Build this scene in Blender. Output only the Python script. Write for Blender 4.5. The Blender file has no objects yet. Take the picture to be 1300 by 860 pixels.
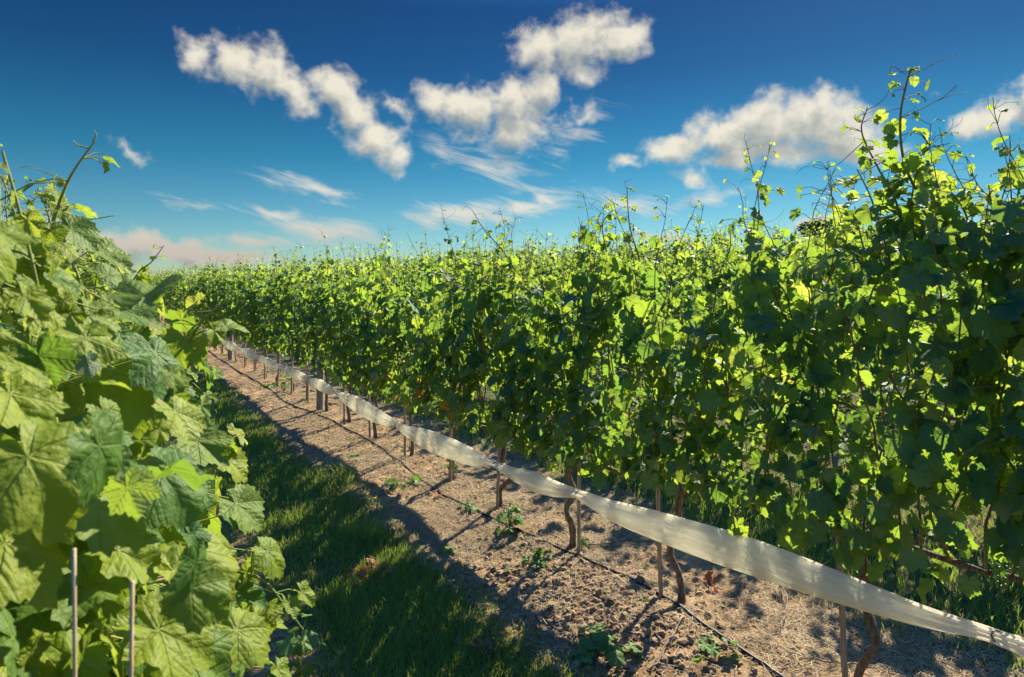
import bpy, math, random
import numpy as np
from mathutils import Vector

PI = math.pi
C = bpy.context.scene.collection

# ------------------------------------------------------------------ camera
H = 1.72                      # eye height
F = 850.0                     # focal length in units of a 1300 wide frame
YAW = math.atan(540 / F)      # rows run along +Y, the camera looks to their right
FW = np.array([math.sin(YAW), math.cos(YAW), 0.0])
RT = np.array([math.cos(YAW), -math.sin(YAW), 0.0])
cd = bpy.data.cameras.new('camera')
cam = bpy.data.objects.new('camera', cd)
C.objects.link(cam)
cam.location = (0, 0, H)
cam.rotation_euler = (PI / 2, 0, -YAW)
cd.sensor_width = 36
cd.lens = F / 1300 * 36
cd.shift_y = -75 / 1300
cd.clip_start = 0.05
cd.clip_end = 3000
cd.dof.use_dof = True
cd.dof.focus_distance = 4.5
cd.dof.aperture_fstop = 9
sc = bpy.context.scene
sc.camera = cam

# ------------------------------------------------------------------ light
SUN_EL = math.radians(36.5)
SUN_AZ = math.radians(64)     # from +Y towards +X
sun_dir = Vector((math.sin(SUN_AZ) * math.cos(SUN_EL), math.cos(SUN_AZ) * math.cos(SUN_EL), math.sin(SUN_EL)))
sd = bpy.data.lights.new('sun', 'SUN')
sd.energy = 5.0
sd.angle = math.radians(0.5)
sd.color = (1.0, 0.91, 0.70)
sun = bpy.data.objects.new('sun', sd)
C.objects.link(sun)
sun.rotation_euler = sun_dir.to_track_quat('Z', 'Y').to_euler()
sun.location = (20, 10, 30)

sc.view_settings.view_transform = 'Standard'
sc.view_settings.look = 'None'
sc.view_settings.gamma = 1
sc.view_settings.exposure = 1.45
sc.cycles.max_bounces = 7
sc.cycles.diffuse_bounces = 4
sc.cycles.glossy_bounces = 2
sc.cycles.transmission_bounces = 5
sc.cycles.transparent_max_bounces = 6
sc.cycles.sample_clamp_indirect = 6
sc.cycles.caustics_reflective = False
sc.cycles.caustics_refractive = False


# ------------------------------------------------------------------ node helpers
class NT:
    def __init__(s, tree):
        s.t = tree

    def n(s, kind, **kw):
        nd = s.t.nodes.new(kind)
        for k, v in kw.items():
            setattr(nd, k, v)
        return nd

    def put(s, sock, v):
        if isinstance(v, bpy.types.NodeSocket):
            s.t.links.new(v, sock)
        elif v is not None:
            sock.default_value = v

    def m(s, op, a, b=None, c=None, clamp=False):
        nd = s.n('ShaderNodeMath', operation=op, use_clamp=clamp)
        s.put(nd.inputs[0], a); s.put(nd.inputs[1], b); s.put(nd.inputs[2], c)
        return nd.outputs[0]

    def v(s, op, a, b=None, scale=None):
        nd = s.n('ShaderNodeVectorMath', operation=op)
        s.put(nd.inputs[0], a); s.put(nd.inputs[1], b)
        if scale is not None:
            s.put(nd.inputs[3], scale)
        return nd.outputs[1] if op in ('LENGTH', 'DOT_PRODUCT', 'DISTANCE') else nd.outputs[0]

    def mix(s, f, a, b, blend='MIX'):
        nd = s.n('ShaderNodeMix', data_type='RGBA', blend_type=blend)
        s.put(nd.inputs[0], f); s.put(nd.inputs[6], col(a)); s.put(nd.inputs[7], col(b))
        return nd.outputs[2]

    def noise(s, vec, scale, detail=4, rough=0.55, dist=0.0, out=0, lac=2.0):
        nd = s.n('ShaderNodeTexNoise')
        s.put(nd.inputs['Vector'], vec)
        nd.inputs['Scale'].default_value = scale
        nd.inputs['Detail'].default_value = detail
        nd.inputs['Roughness'].default_value = rough
        nd.inputs['Lacunarity'].default_value = lac
        nd.inputs['Distortion'].default_value = dist
        return nd.outputs[out]

    def ss(s, x, lo, hi, a=0.0, b=1.0, kind='SMOOTHSTEP'):
        nd = s.n('ShaderNodeMapRange', interpolation_type=kind)
        s.put(nd.inputs[0], x)
        nd.inputs[1].default_value = lo; nd.inputs[2].default_value = hi
        nd.inputs[3].default_value = a; nd.inputs[4].default_value = b
        return nd.outputs[0]

    def comb(s, x, y, z=0.0):
        nd = s.n('ShaderNodeCombineXYZ')
        s.put(nd.inputs[0], x); s.put(nd.inputs[1], y); s.put(nd.inputs[2], z)
        return nd.outputs[0]


def col(c):
    if isinstance(c, tuple) and len(c) == 3:
        return (*c, 1.0)
    return c


# ------------------------------------------------------------------ sky with clouds (laid out by azimuth and elevation)
def px_dir(u, v):
    d = FW + (u - 650) / F * RT + (355 - v) / F * np.array([0, 0, 1.0])
    return d / np.linalg.norm(d)


def px_azel(u, v):
    d = px_dir(u, v)
    return math.degrees(math.atan2(d[0], d[1])), math.degrees(math.asin(d[2]))


# centre u, v, radius u, v, tilt (deg, positive = falls to the right), strength
CUMULUS = [
    (252, 66, 34, 24, 20, .85), (300, 82, 55, 32, 12, .95), (345, 92, 48, 34, 20, 1), (380, 120, 50, 26, 30, .85),
    (425, 112, 36, 28, 40, 1), (448, 145, 42, 34, 40, 1), (478, 180, 46, 32, 20, 1.05), (500, 196, 32, 26, 0, .9),
    (555, 128, 42, 26, 15, .8), (600, 142, 62, 36, 8, 1.0), (655, 132, 58, 36, -10, 1.1), (650, 170, 46, 30, 15, 1.0), (690, 110, 30, 24, 0, .9),
    (735, 150, 34, 13, -20, .55), (500, 128, 30, 12, 10, .4),
    (690, 60, 48, 34, 0, .9), (735, 55, 58, 44, 0, 1.05), (785, 48, 48, 32, 0, 1.05), (735, 92, 42, 18, 8, .85),
    (858, 192, 46, 20, -5, .95), (925, 170, 66, 36, -12, 1.1), (985, 160, 78, 46, -5, 1.15), (1045, 155, 70, 46, 5, 1.15), (1085, 180, 66, 36, 8, 1.1),
    (885, 225, 34, 16, 20, .7), (970, 195, 110, 22, 0, .95), (800, 208, 34, 9, 0, .6),
    (1235, 160, 40, 22, -8, .95), (1275, 145, 50, 30, -15, 1.05), (1320, 130, 60, 40, -10, 1.1), (1400, 150, 80, 40, 0, 1.1),
    (150, 312, 80, 26, 0, 1.1), (220, 318, 90, 20, 3, 1.05), (290, 326, 80, 12, 3, .85), (165, 192, 34, 10, 20, .45),
    (1050, 280, 60, 9, 0, .8), (1190, 122, 16, 6, 0, .4), (60, 300, 80, 30, 0, 1.0),
]
WISPS = [
    (345, 268, 70, 12, 12, .8), (405, 292, 90, 18, 6, 1.0), (320, 308, 80, 12, 0, .8), (400, 238, 85, 12, 12, .75),
    (590, 272, 90, 20, -3, 1.0), (670, 262, 70, 18, -14, .9), (630, 225, 60, 12, 20, .5), (900, 252, 80, 10, -12, .7),
    (800, 258, 70, 14, 6, .75), (1190, 260, 80, 10, 0, .6), (250, 262, 50, 6, 18, .35), (640, 205, 50, 16, 20, .35),
    (730, 170, 50, 20, -30, .35), (850, 305, 90, 8, 0, .7), (560, 190, 40, 16, 30, .45),
]


def puff_field(nt, azel, puffs):
    out = None
    for (u, v, ru, rv, tilt, k) in puffs:
        az, el = px_azel(u, v)
        ca = math.cos(math.atan((u - 650) / F))
        sa = math.degrees(ru / F) * ca * ca
        se = math.degrees(rv / F) * ca
        d = nt.v('SUBTRACT', azel, (az, el, 0))
        if tilt:
            r = nt.n('ShaderNodeVectorRotate', rotation_type='Z_AXIS')
            nt.put(r.inputs['Vector'], d)
            r.inputs['Angle'].default_value = math.radians(tilt)
            d = r.outputs[0]
        d = nt.v('MULTIPLY', d, (1 / sa, 1 / se, 0))
        ln = nt.v('LENGTH', d)
        f = nt.m('MULTIPLY_ADD', ln, -k, k)
        out = f if out is None else nt.m('SMOOTH_MAX', out, f, 0.25)
    return out


def build_world():
    w = bpy.data.worlds.new('World')
    sc.world = w
    w.use_nodes = True
    w.node_tree.nodes.clear()
    # density group: azimuth / elevation in degrees -> density
    g = bpy.data.node_groups.new('cloud_density', 'ShaderNodeTree')
    g.interface.new_socket('azel', in_out='INPUT', socket_type='NodeSocketVector')
    g.interface.new_socket('density', in_out='OUTPUT', socket_type='NodeSocketFloat')
    g.interface.new_socket('body', in_out='OUTPUT', socket_type='NodeSocketFloat')
    nt = NT(g)
    gi = nt.n('NodeGroupInput'); go = nt.n('NodeGroupOutput')
    azel = gi.outputs[0]
    warp = nt.noise(azel, 0.35, 3, 0.5, out=1)
    warp = nt.v('MULTIPLY', nt.v('SUBTRACT', warp, (.5, .5, .5)), (2.6, 1.7, 0))
    a2 = nt.v('ADD', azel, warp)
    fine = nt.noise(azel, 1.6, 4, 0.6, out=1)
    a2 = nt.v('ADD', a2, nt.v('MULTIPLY', nt.v('SUBTRACT', fine, (.5, .5, .5)), (.45, .38, 0)))
    f = puff_field(nt, a2, CUMULUS)
    nz = nt.noise(azel, 0.5, 9, 0.56, 0.2)
    body = nt.m('ADD', nt.m('MULTIPLY', f, 1.25), nt.m('MULTIPLY_ADD', nz, 2.3, -1.17))
    dens = nt.ss(body, -0.14, 0.92)
    # wisps: stretched along the azimuth
    sh = nt.n('ShaderNodeVectorRotate', rotation_type='Z_AXIS')
    nt.put(sh.inputs['Vector'], azel); sh.inputs['Angle'].default_value = math.radians(14)
    st = nt.v('MULTIPLY', sh.outputs[0], (0.22, 1.1, 1))
    nz2 = nt.noise(st, 0.8, 8, 0.6, 0.8)
    fw = puff_field(nt, nt.v('ADD', azel, nt.v('SCALE', warp, None, 1.0)), WISPS)
    bw = nt.m('ADD', nt.m('MULTIPLY', fw, 1.0), nt.m('MULTIPLY_ADD', nz2, 2.2, -1.25))
    dw = nt.m('MULTIPLY', nt.ss(bw, -0.25, 0.85), 0.85)
    d = nt.m('MAXIMUM', dens, dw)
    nt.put(go.inputs['density'], d)
    nt.put(go.inputs['body'], body)

    nt = NT(w.node_tree)
    tc = nt.n('ShaderNodeTexCoord')
    dirv = nt.v('NORMALIZE', tc.outputs['Generated'])
    sp = nt.n('ShaderNodeSeparateXYZ'); nt.put(sp.inputs[0], dirv)
    az = nt.m('MULTIPLY', nt.m('ARCTAN2', sp.outputs[0], sp.outputs[1]), 180 / PI)
    el = nt.m('MULTIPLY', nt.m('ARCSINE', sp.outputs[2]), 180 / PI)
    azel = nt.comb(az, el)
    g1 = nt.n('ShaderNodeGroup', node_tree=g); nt.put(g1.inputs[0], azel)
    # second sample, shifted towards the sun: what is thicker sunward is shaded
    g2 = nt.n('ShaderNodeGroup', node_tree=g); nt.put(g2.inputs[0], nt.v('ADD', azel, (0.5, 1.5, 0)))
    sky = nt.n('ShaderNodeTexSky', sky_type='NISHITA', sun_disc=False)
    sky.sun_elevation = SUN_EL
    sky.sun_rotation = SUN_AZ
    sky.altitude = 0
    sky.air_density = 1.0
    sky.dust_density = 0.15
    sky.ozone_density = 4.0
    hs = nt.n('ShaderNodeHueSaturation')
    hs.inputs['Saturation'].default_value = 1.22
    nt.put(hs.inputs['Color'], sky.outputs[0])
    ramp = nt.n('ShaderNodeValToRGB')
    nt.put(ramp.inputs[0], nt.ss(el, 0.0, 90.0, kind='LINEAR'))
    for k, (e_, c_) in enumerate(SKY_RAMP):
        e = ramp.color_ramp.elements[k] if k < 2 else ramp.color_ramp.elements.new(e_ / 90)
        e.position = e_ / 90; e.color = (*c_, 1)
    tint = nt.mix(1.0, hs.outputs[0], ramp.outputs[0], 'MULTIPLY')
    shade = nt.ss(g2.outputs['body'], 0.0, 1.25)
    cl = nt.mix(shade, (4.2, 3.9, 3.2), (1.85, 1.98, 1.86))
    low = nt.ss(el, 1.5, 7.0)
    cl = nt.mix(low, nt.mix(1.0, cl, (.66, .62, .66), 'MULTIPLY'), cl)
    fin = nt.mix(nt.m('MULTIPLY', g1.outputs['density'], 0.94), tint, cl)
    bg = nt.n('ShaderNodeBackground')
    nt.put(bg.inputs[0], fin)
    bg.inputs[1].default_value = 0.08
    ow = nt.n('ShaderNodeOutputWorld')
    nt.put(ow.inputs[0], bg.outputs[0])
    w.cycles.sampling_method = 'MANUAL'
    w.cycles.sample_map_resolution = 512


# clear, deep polarised blue: darkens above the horizon; boosted overhead as added fill light
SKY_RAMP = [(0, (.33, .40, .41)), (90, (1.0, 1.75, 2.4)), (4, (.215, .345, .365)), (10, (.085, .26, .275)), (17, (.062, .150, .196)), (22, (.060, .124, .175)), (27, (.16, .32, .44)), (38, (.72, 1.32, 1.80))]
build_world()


# ------------------------------------------------------------------ object helpers
def tag(o, label=None, cat=None, group=None, kind=None):
    if label: o['label'] = label
    if cat: o['category'] = cat
    if group: o['group'] = group
    if kind: o['kind'] = kind
    return o


def empty(name, loc, label=None, cat=None, group=None):
    o = bpy.data.objects.new(name, None)
    o.empty_display_size = 0.1
    C.objects.link(o)
    o.location = loc
    return tag(o, label, cat, group)


class Mesh:
    """collects triangles; build() makes one mesh"""
    def __init__(s):
        s.V = []; s.T = []; s.M = []; s.A = []; s.U = []; s.n = 0

    def add(s, v, t, mat=0, tint=0.5, uv=None):
        v = np.asarray(v, float).reshape(-1, 3); t = np.asarray(t, np.int64).reshape(-1, 3)
        s.V.append(v); s.T.append(t + s.n); s.M.append(np.full(len(t), mat, np.int32))
        s.A.append(np.full(len(v), tint, float) if np.isscalar(tint) else np.asarray(tint, float))
        s.U.append(np.zeros((len(v), 2)) if uv is None else np.asarray(uv, float))
        s.n += len(v)

    def data(s, name, mats, smooth=True):
        V = np.concatenate(s.V); T = np.concatenate(s.T); M = np.concatenate(s.M)
        me = bpy.data.meshes.new(name)
        me.vertices.add(len(V)); me.vertices.foreach_set('co', V.astype(np.float32).ravel())
        me.loops.add(T.size); me.loops.foreach_set('vertex_index', T.astype(np.int32).ravel())
        me.polygons.add(len(T))
        me.polygons.foreach_set('loop_start', np.arange(0, T.size, 3, dtype=np.int32))
        me.polygons.foreach_set('loop_total', np.full(len(T), 3, np.int32))
        me.polygons.foreach_set('material_index', M)
        me.polygons.foreach_set('use_smooth', np.full(len(T), smooth))
        for m in mats: me.materials.append(m)
        at = me.attributes.new('tint', 'FLOAT', 'POINT')
        at.data.foreach_set('value', np.concatenate(s.A).astype(np.float32))
        U = np.concatenate(s.U)
        if np.any(U):
            a2 = me.attributes.new('vein', 'FLOAT_VECTOR', 'POINT')
            a2.data.foreach_set('vector', np.column_stack([U, np.zeros(len(U))]).astype(np.float32).ravel())
        me.update(calc_edges=True)
        me.validate()
        return me

    def build(s, name, mats, parent=None, smooth=True, loc=None):
        o = bpy.data.objects.new(name, s.data(name, mats if isinstance(mats, list) else [mats], smooth))
        C.objects.link(o)
        if parent is not None: o.parent = parent
        if loc is not None: o.location = loc
        return o


def tube(pts, rad, sides=6, cap=True):
    P = np.asarray(pts, float); n = len(P)
    R = np.full(n, rad, float) if np.isscalar(rad) else np.asarray(rad, float)
    T = np.gradient(P, axis=0); T /= np.linalg.norm(T, axis=1)[:, None] + 1e-9
    ref = np.array([0.3, 0.9, 0.2]) if abs(T[0][2]) > 0.7 else np.array([0, 0, 1.0])
    A = np.cross(T, ref); A /= np.linalg.norm(A, axis=1)[:, None] + 1e-9
    B = np.cross(T, A)
    th = np.arange(sides) / sides * 2 * PI
    V = P[:, None] + R[:, None, None] * (np.cos(th)[None, :, None] * A[:, None] + np.sin(th)[None, :, None] * B[:, None])
    V = V.reshape(-1, 3)
    i, j = np.meshgrid(np.arange(n - 1), np.arange(sides), indexing='ij')
    a = i * sides + j; b = i * sides + (j + 1) % sides; c = a + sides; d = b + sides
    t = np.concatenate([np.stack([a, b, d], -1).reshape(-1, 3), np.stack([a, d, c], -1).reshape(-1, 3)])
    if cap:
        V = np.vstack([V, P[0], P[-1]])
        k = np.arange(sides)
        t = np.vstack([t, np.stack([np.full(sides, n * sides), (k + 1) % sides, k], -1),
                       np.stack([np.full(sides, n * sides + 1), (n - 1) * sides + k, (n - 1) * sides + (k + 1) % sides], -1)])
    return V, t


def spline(ctrl, n):
    """Catmull-Rom through the control points"""
    P = np.asarray(ctrl, float)
    P = np.vstack([2 * P[0] - P[1], P, 2 * P[-1] - P[-2]])
    m = len(P) - 3
    out = []
    for q in np.linspace(0, m - 1e-6, n):
        i = int(q); t = q - i
        a, b, c, d = P[i:i + 4]
        out.append(0.5 * (2 * b + (c - a) * t + (2 * a - 5 * b + 4 * c - d) * t * t + (3 * b - a - 3 * c + d) * t ** 3))
    return np.array(out)


# value noise on the plane
_rt = np.random.RandomState(5).rand(256, 256)


def vnoise(x, y):
    xi = np.floor(x).astype(int); yi = np.floor(y).astype(int)
    fx = x - xi; fy = y - yi
    fx = fx * fx * (3 - 2 * fx); fy = fy * fy * (3 - 2 * fy)
    g = lambda a, b: _rt[a & 255, b & 255]
    return (g(xi, yi) * (1 - fx) + g(xi + 1, yi) * fx) * (1 - fy) + (g(xi, yi + 1) * (1 - fx) + g(xi + 1, yi + 1) * fx) * fy - 0.5


def fbm(x, y, f, o=4):
    s = 0; a = 1.0
    for k in range(o):
        s = s + a * vnoise(x * f + 17.3 * k, y * f + 9.1 * k); f *= 2.03; a *= 0.5
    return s


SP = 2.6                      # row spacing


def row_dist(x):
    return np.abs(np.mod(x + SP / 2, SP) - SP / 2)


def ground_z(x, y, rough=True):
    x = np.asarray(x, float); y = np.asarray(y, float)
    t = np.clip(x - 2.9, 0, 24)
    z = 0.08 * t * t / (t + 0.5)
    if rough:
        dirt = np.clip((0.95 - row_dist(x + 0.12 * vnoise(x * 1.7, y * 1.7))) / 0.25, 0, 1)
        z = z + 0.03 * fbm(x, y, 0.9, 2)
        z = z + dirt * (0.022 * fbm(x, y, 4.0, 3) + 0.016 * np.abs(fbm(x + 7, y, 15.0, 2)) ** 1.0)
        # loosened soil heaped beside the row
        m = np.exp(-(((x - 2.25) / 0.3) ** 2 + ((y - 2.75) / 0.55) ** 2))
        z = z + m * (0.035 + 0.05 * np.abs(fbm(x, y, 11.0, 3)))
        z = z + 0.03 * np.exp(-((row_dist(x) / 0.35) ** 2))
    return z


def gz(x, y):
    return float(ground_z(np.array([x]), np.array([y]))[0])


def px_ground(u, v, z=0.0):
    D = F * (H - z) / (v - 355)
    p = D * FW + (u - 650) / F * D * RT
    return p[0], p[1]


def project(P):
    P = np.asarray(P, float)
    d = P - np.array([0, 0, H])
    D = d @ FW
    return 650 + F * (d @ RT) / D, 355 - F * d[:, 2] / D, D


# ------------------------------------------------------------------ materials
def new_mat(name):
    m = bpy.data.materials.new(name); m.use_nodes = True
    m.node_tree.nodes.clear()
    nt = NT(m.node_tree)
    out = nt.n('ShaderNodeOutputMaterial')
    return m, nt, out


def principled(nt, base, rough=0.6, spec=0.5, normal=None):
    p = nt.n('ShaderNodeBsdfPrincipled')
    nt.put(p.inputs['Base Color'], col(base))
    nt.put(p.inputs['Roughness'], rough)
    nt.put(p.inputs['Specular IOR Level'], spec)
    if normal is not None: nt.put(p.inputs['Normal'], normal)
    return p.outputs[0]


def bump(nt, h, strength=0.5, dist=0.01):
    b = nt.n('ShaderNodeBump')
    b.inputs['Strength'].default_value = strength
    b.inputs['Distance'].default_value = dist
    nt.put(b.inputs['Height'], h)
    return b.outputs[0]


def leaf_material(name, dark, light, young, trans, trans_young, veins=True, tw=0.45, under=(.17, .22, .13), bstr=.45):
    m, nt, out = new_mat(name)
    at = nt.n('ShaderNodeAttribute', attribute_name='tint')
    t = at.outputs['Fac']
    geo = nt.n('ShaderNodeNewGeometry')
    pos = geo.outputs['Position']
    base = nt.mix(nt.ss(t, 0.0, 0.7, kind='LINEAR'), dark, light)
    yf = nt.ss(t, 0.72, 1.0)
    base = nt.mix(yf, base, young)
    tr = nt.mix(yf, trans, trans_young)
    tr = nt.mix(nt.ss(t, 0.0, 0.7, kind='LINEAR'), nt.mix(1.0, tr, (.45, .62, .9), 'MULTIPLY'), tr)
    mot = nt.noise(pos, 45, 3, 0.6)
    base = nt.mix(nt.ss(mot, .3, .75), base, nt.mix(1.0, base, (1.35, 1.25, 1.2), 'MULTIPLY'))
    normal = None
    if veins:
        av = nt.n('ShaderNodeAttribute', attribute_name='vein')
        s = nt.n('ShaderNodeSeparateXYZ'); nt.put(s.inputs[0], av.outputs['Vector'])
        across, along = s.outputs[0], s.outputs[1]
        main = nt.ss(across, 0.012, 0.03, 1, 0)
        # side veins leave each main vein as chevrons
        w = nt.m('FRACT', nt.m('MULTIPLY', nt.m('SUBTRACT', along, nt.m('MULTIPLY', across, 1.15)), 6.0))
        w = nt.m('ABSOLUTE', nt.m('SUBTRACT', w, 0.5))
        side = nt.ss(w, 0.03, 0.10, 1, 0)
        pat = nt.m('MAXIMUM', main, nt.m('MULTIPLY', side, 0.4))
        vo = nt.n('ShaderNodeTexVoronoi', feature='DISTANCE_TO_EDGE')
        nt.put(vo.inputs['Vector'], av.outputs['Vector']); vo.inputs['Scale'].default_value = 15
        net = nt.ss(vo.outputs['Distance'], .02, .10, 1, 0)
        pat = nt.m('MAXIMUM', pat, nt.m('MULTIPLY', net, .30))
        spot = nt.m('MULTIPLY', nt.ss(nt.noise(pos, 160, 2, .5), .70, .76), .5)
        base = nt.mix(nt.m('MULTIPLY', pat, .24), base, (.24, .31, .08))
        base = nt.mix(spot, base, (.16, .11, .04))
        tr = nt.mix(nt.m('MULTIPLY', pat, .45), tr, nt.mix(1.0, tr, (1.2, 1.0, 1.0), 'MULTIPLY'))
        cr = nt.noise(pos, 90, 3, 0.6)
        quilt = nt.m('ADD', nt.m('MULTIPLY', nt.ss(w, 0.0, 0.35), 0.16), nt.m('ADD', nt.m('MULTIPLY', cr, .9), nt.m('MULTIPLY', nt.noise(pos, 34, 2, 0.5), 1.6)))
        quilt = nt.m('SUBTRACT', quilt, nt.m('MULTIPLY', main, 0.8))
        normal = bump(nt, quilt, bstr, 0.004)
    base = nt.mix(geo.outputs['Backfacing'], base, under)
    p = principled(nt, base, 0.55, 0.2, normal)
    tl = nt.n('ShaderNodeBsdfTranslucent'); nt.put(tl.inputs[0], tr)
    if normal is not None: nt.put(tl.inputs['Normal'], normal)
    mx = nt.n('ShaderNodeMixShader'); mx.inputs[0].default_value = tw
    nt.put(mx.inputs[1], p); nt.put(mx.inputs[2], tl.outputs[0])
    nt.put(out.inputs[0], mx.outputs[0])
    return m


LEAF = leaf_material('vine_leaf', (.016, .118, .088), (.072, .190, .058), (.15, .25, .06), (.38, .52, .04), (.54, .58, .09), tw=.50)
LEAF_FAR = leaf_material('vine_leaf_far', (.020, .112, .080), (.078, .185, .058), (.16, .25, .06), (.38, .51, .045), (.54, .58, .10), veins=False, tw=.50)
LEAF_NEAR = leaf_material('vine_leaf_near', (.034, .115, .026), (.170, .220, .014), (.22, .27, .04), (.40, .52, .035), (.56, .60, .08), tw=.42, bstr=.75)
LEAF_YELLOW = leaf_material('vine_leaf_yellow', (.45, .22, .02), (.5, .30, .03), (.5, .3, .03), (.7, .4, .03), (.7, .4, .03), veins=False, under=(.4, .25, .05))
LEAF_DRY = leaf_material('dry_leaf', (.20, .055, .025), (.30, .10, .045), (.3, .12, .05), (.3, .1, .03), (.3, .1, .03), veins=False, tw=.15, under=(.28, .12, .07))
WEED = leaf_material('weed_leaf', (.05, .12, .035), (.09, .18, .045), (.14, .24, .05), (.25, .42, .05), (.35, .5, .06), tw=.3)
TREE_LEAF = leaf_material('tree_leaf', (.014, .026, .012), (.03, .048, .018), (.05, .07, .02), (.05, .09, .02), (.07, .1, .02), veins=False, tw=.25, under=(.04, .055, .03))


def grass_material():
    m, nt, out = new_mat('grass_blade')
    t = nt.n('ShaderNodeAttribute', attribute_name='tint').outputs['Fac']
    base = nt.mix(nt.ss(t, 0.0, 0.75, kind='LINEAR'), (.068, .150, .045), (.18, .25, .042))
    base = nt.mix(nt.ss(t, 0.80, 0.97), base, (.33, .26, .13))
    tr = nt.mix(nt.ss(t, 0.80, 0.97), (.30, .42, .05), (.4, .3, .12))
    p = principled(nt, base, 0.5, 0.35)
    tl = nt.n('ShaderNodeBsdfTranslucent'); nt.put(tl.inputs[0], tr)
    mx = nt.n('ShaderNodeMixShader'); mx.inputs[0].default_value = .38
    nt.put(mx.inputs[1], p); nt.put(mx.inputs[2], tl.outputs[0])
    nt.put(out.inputs[0], mx.outputs[0])
    return m


def simple_material(name, a, b, scale=20, rough=0.8, bstr=0.6, bdist=0.004, stretch=(1, 1, 1), spec=0.3, tint=False):
    m, nt, out = new_mat(name)
    tc = nt.n('ShaderNodeTexCoord')
    v = nt.v('MULTIPLY', tc.outputs['Object'], stretch)
    n1 = nt.noise(v, scale, 6, 0.65)
    f = nt.ss(n1, 0.3, 0.7)
    if tint:
        f = nt.m('MULTIPLY_ADD', nt.n('ShaderNodeAttribute', attribute_name='tint').outputs['Fac'], 0.8, nt.m('MULTIPLY', f, 0.2))
    base = nt.mix(f, a, b)
    nt.put(out.inputs[0], principled(nt, base, rough, spec, bump(nt, nt.noise(v, scale * 2.3, 6, 0.7), bstr, bdist)))
    return m


GRASS = grass_material()
BARK = simple_material('vine_bark', (.085, .057, .043), (.33, .24, .175), 26, 0.9, 1.0, 0.012, (3, 3, .55))
CANE = simple_material('vine_cane', (.14, .14, .05), (.28, .20, .09), 18, 0.8, 0.2, 0.002, spec=.1)
SHOOT = simple_material('green_shoot', (.16, .21, .05), (.30, .32, .10), 14, 0.8, 0.2, 0.002, spec=.1)
STAKE = simple_material('stake_wood', (.24, .18, .13), (.46, .37, .28), 22, 0.85, 0.6, 0.003, (4, 4, .4))
CANE_STAKE = simple_material('bamboo_stake', (.34, .25, .13), (.58, .46, .28), 60, 0.8, 0.6, 0.002, (4, 4, .4))
POST = simple_material('post_wood', (.16, .145, .12), (.36, .33, .27), 14, 0.9, 0.8, 0.006, (3, 3, .35))
HOSE = simple_material('hose_plastic', (.012, .012, .014), (.028, .027, .028), 9, 0.5, 0.1, 0.002)
STRAW = simple_material('straw', (.10, .065, .040), (.46, .34, .19), 30, 0.8, 0.1, 0.001, tint=True)
TWIG = simple_material('twig_wood', (.13, .09, .065), (.34, .26, .19), 30, 0.85, 0.5, 0.003)
CLOD = simple_material('clod_soil', (.19, .12, .065), (.37, .25, .145), 40, 0.95, 0.9, 0.008, tint=True)
GRAPE = simple_material('grape_skin', (.16, .26, .05), (.26, .38, .09), 30, 0.4, 0.1, 0.001, spec=.4)
WIRE = simple_material('wire_steel', (.30, .30, .29), (.45, .45, .43), 20, 0.45, 0.1, 0.001)
FLOWER = simple_material('flower_yellow', (.7, .42, .02), (.8, .5, .03), 40, 0.6, 0.1, 0.001)


def net_material():
    m, nt, out = new_mat('net_fabric')
    tc = nt.n('ShaderNodeTexCoord')
    ob = tc.outputs['Object']
    v = nt.v('MULTIPLY', ob, (9, 0.55, 9))
    n1 = nt.noise(v, 3.6, 6, 0.65, 0.6)
    n2 = nt.noise(ob, 5, 4, 0.6)
    base = nt.mix(nt.ss(n1, .3, .7), (.78, .73, .57), (.92, .88, .73))
    base = nt.mix(nt.ss(n2, .56, .72), base, (.56, .48, .36))
    nrm = bump(nt, nt.noise(v, 5.0, 6, 0.7, 0.4), 0.9, 0.016)
    p = principled(nt, base, 0.6, 0.25, nrm)
    tl = nt.n('ShaderNodeBsdfTranslucent'); tl.inputs[0].default_value = (.97, .94, .80, 1)
    nt.put(tl.inputs['Normal'], nrm)
    mx = nt.n('ShaderNodeMixShader'); mx.inputs[0].default_value = .62
    nt.put(mx.inputs[1], p); nt.put(mx.inputs[2], tl.outputs[0])
    tp = nt.n('ShaderNodeBsdfTransparent')
    m2 = nt.n('ShaderNodeMixShader')
    nt.put(m2.inputs[0], nt.ss(n1, .35, .62, .14, .02))
    nt.put(m2.inputs[1], mx.outputs[0]); nt.put(m2.inputs[2], tp.outputs[0])
    nt.put(out.inputs[0], m2.outputs[0])
    return m


NET = net_material()


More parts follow.
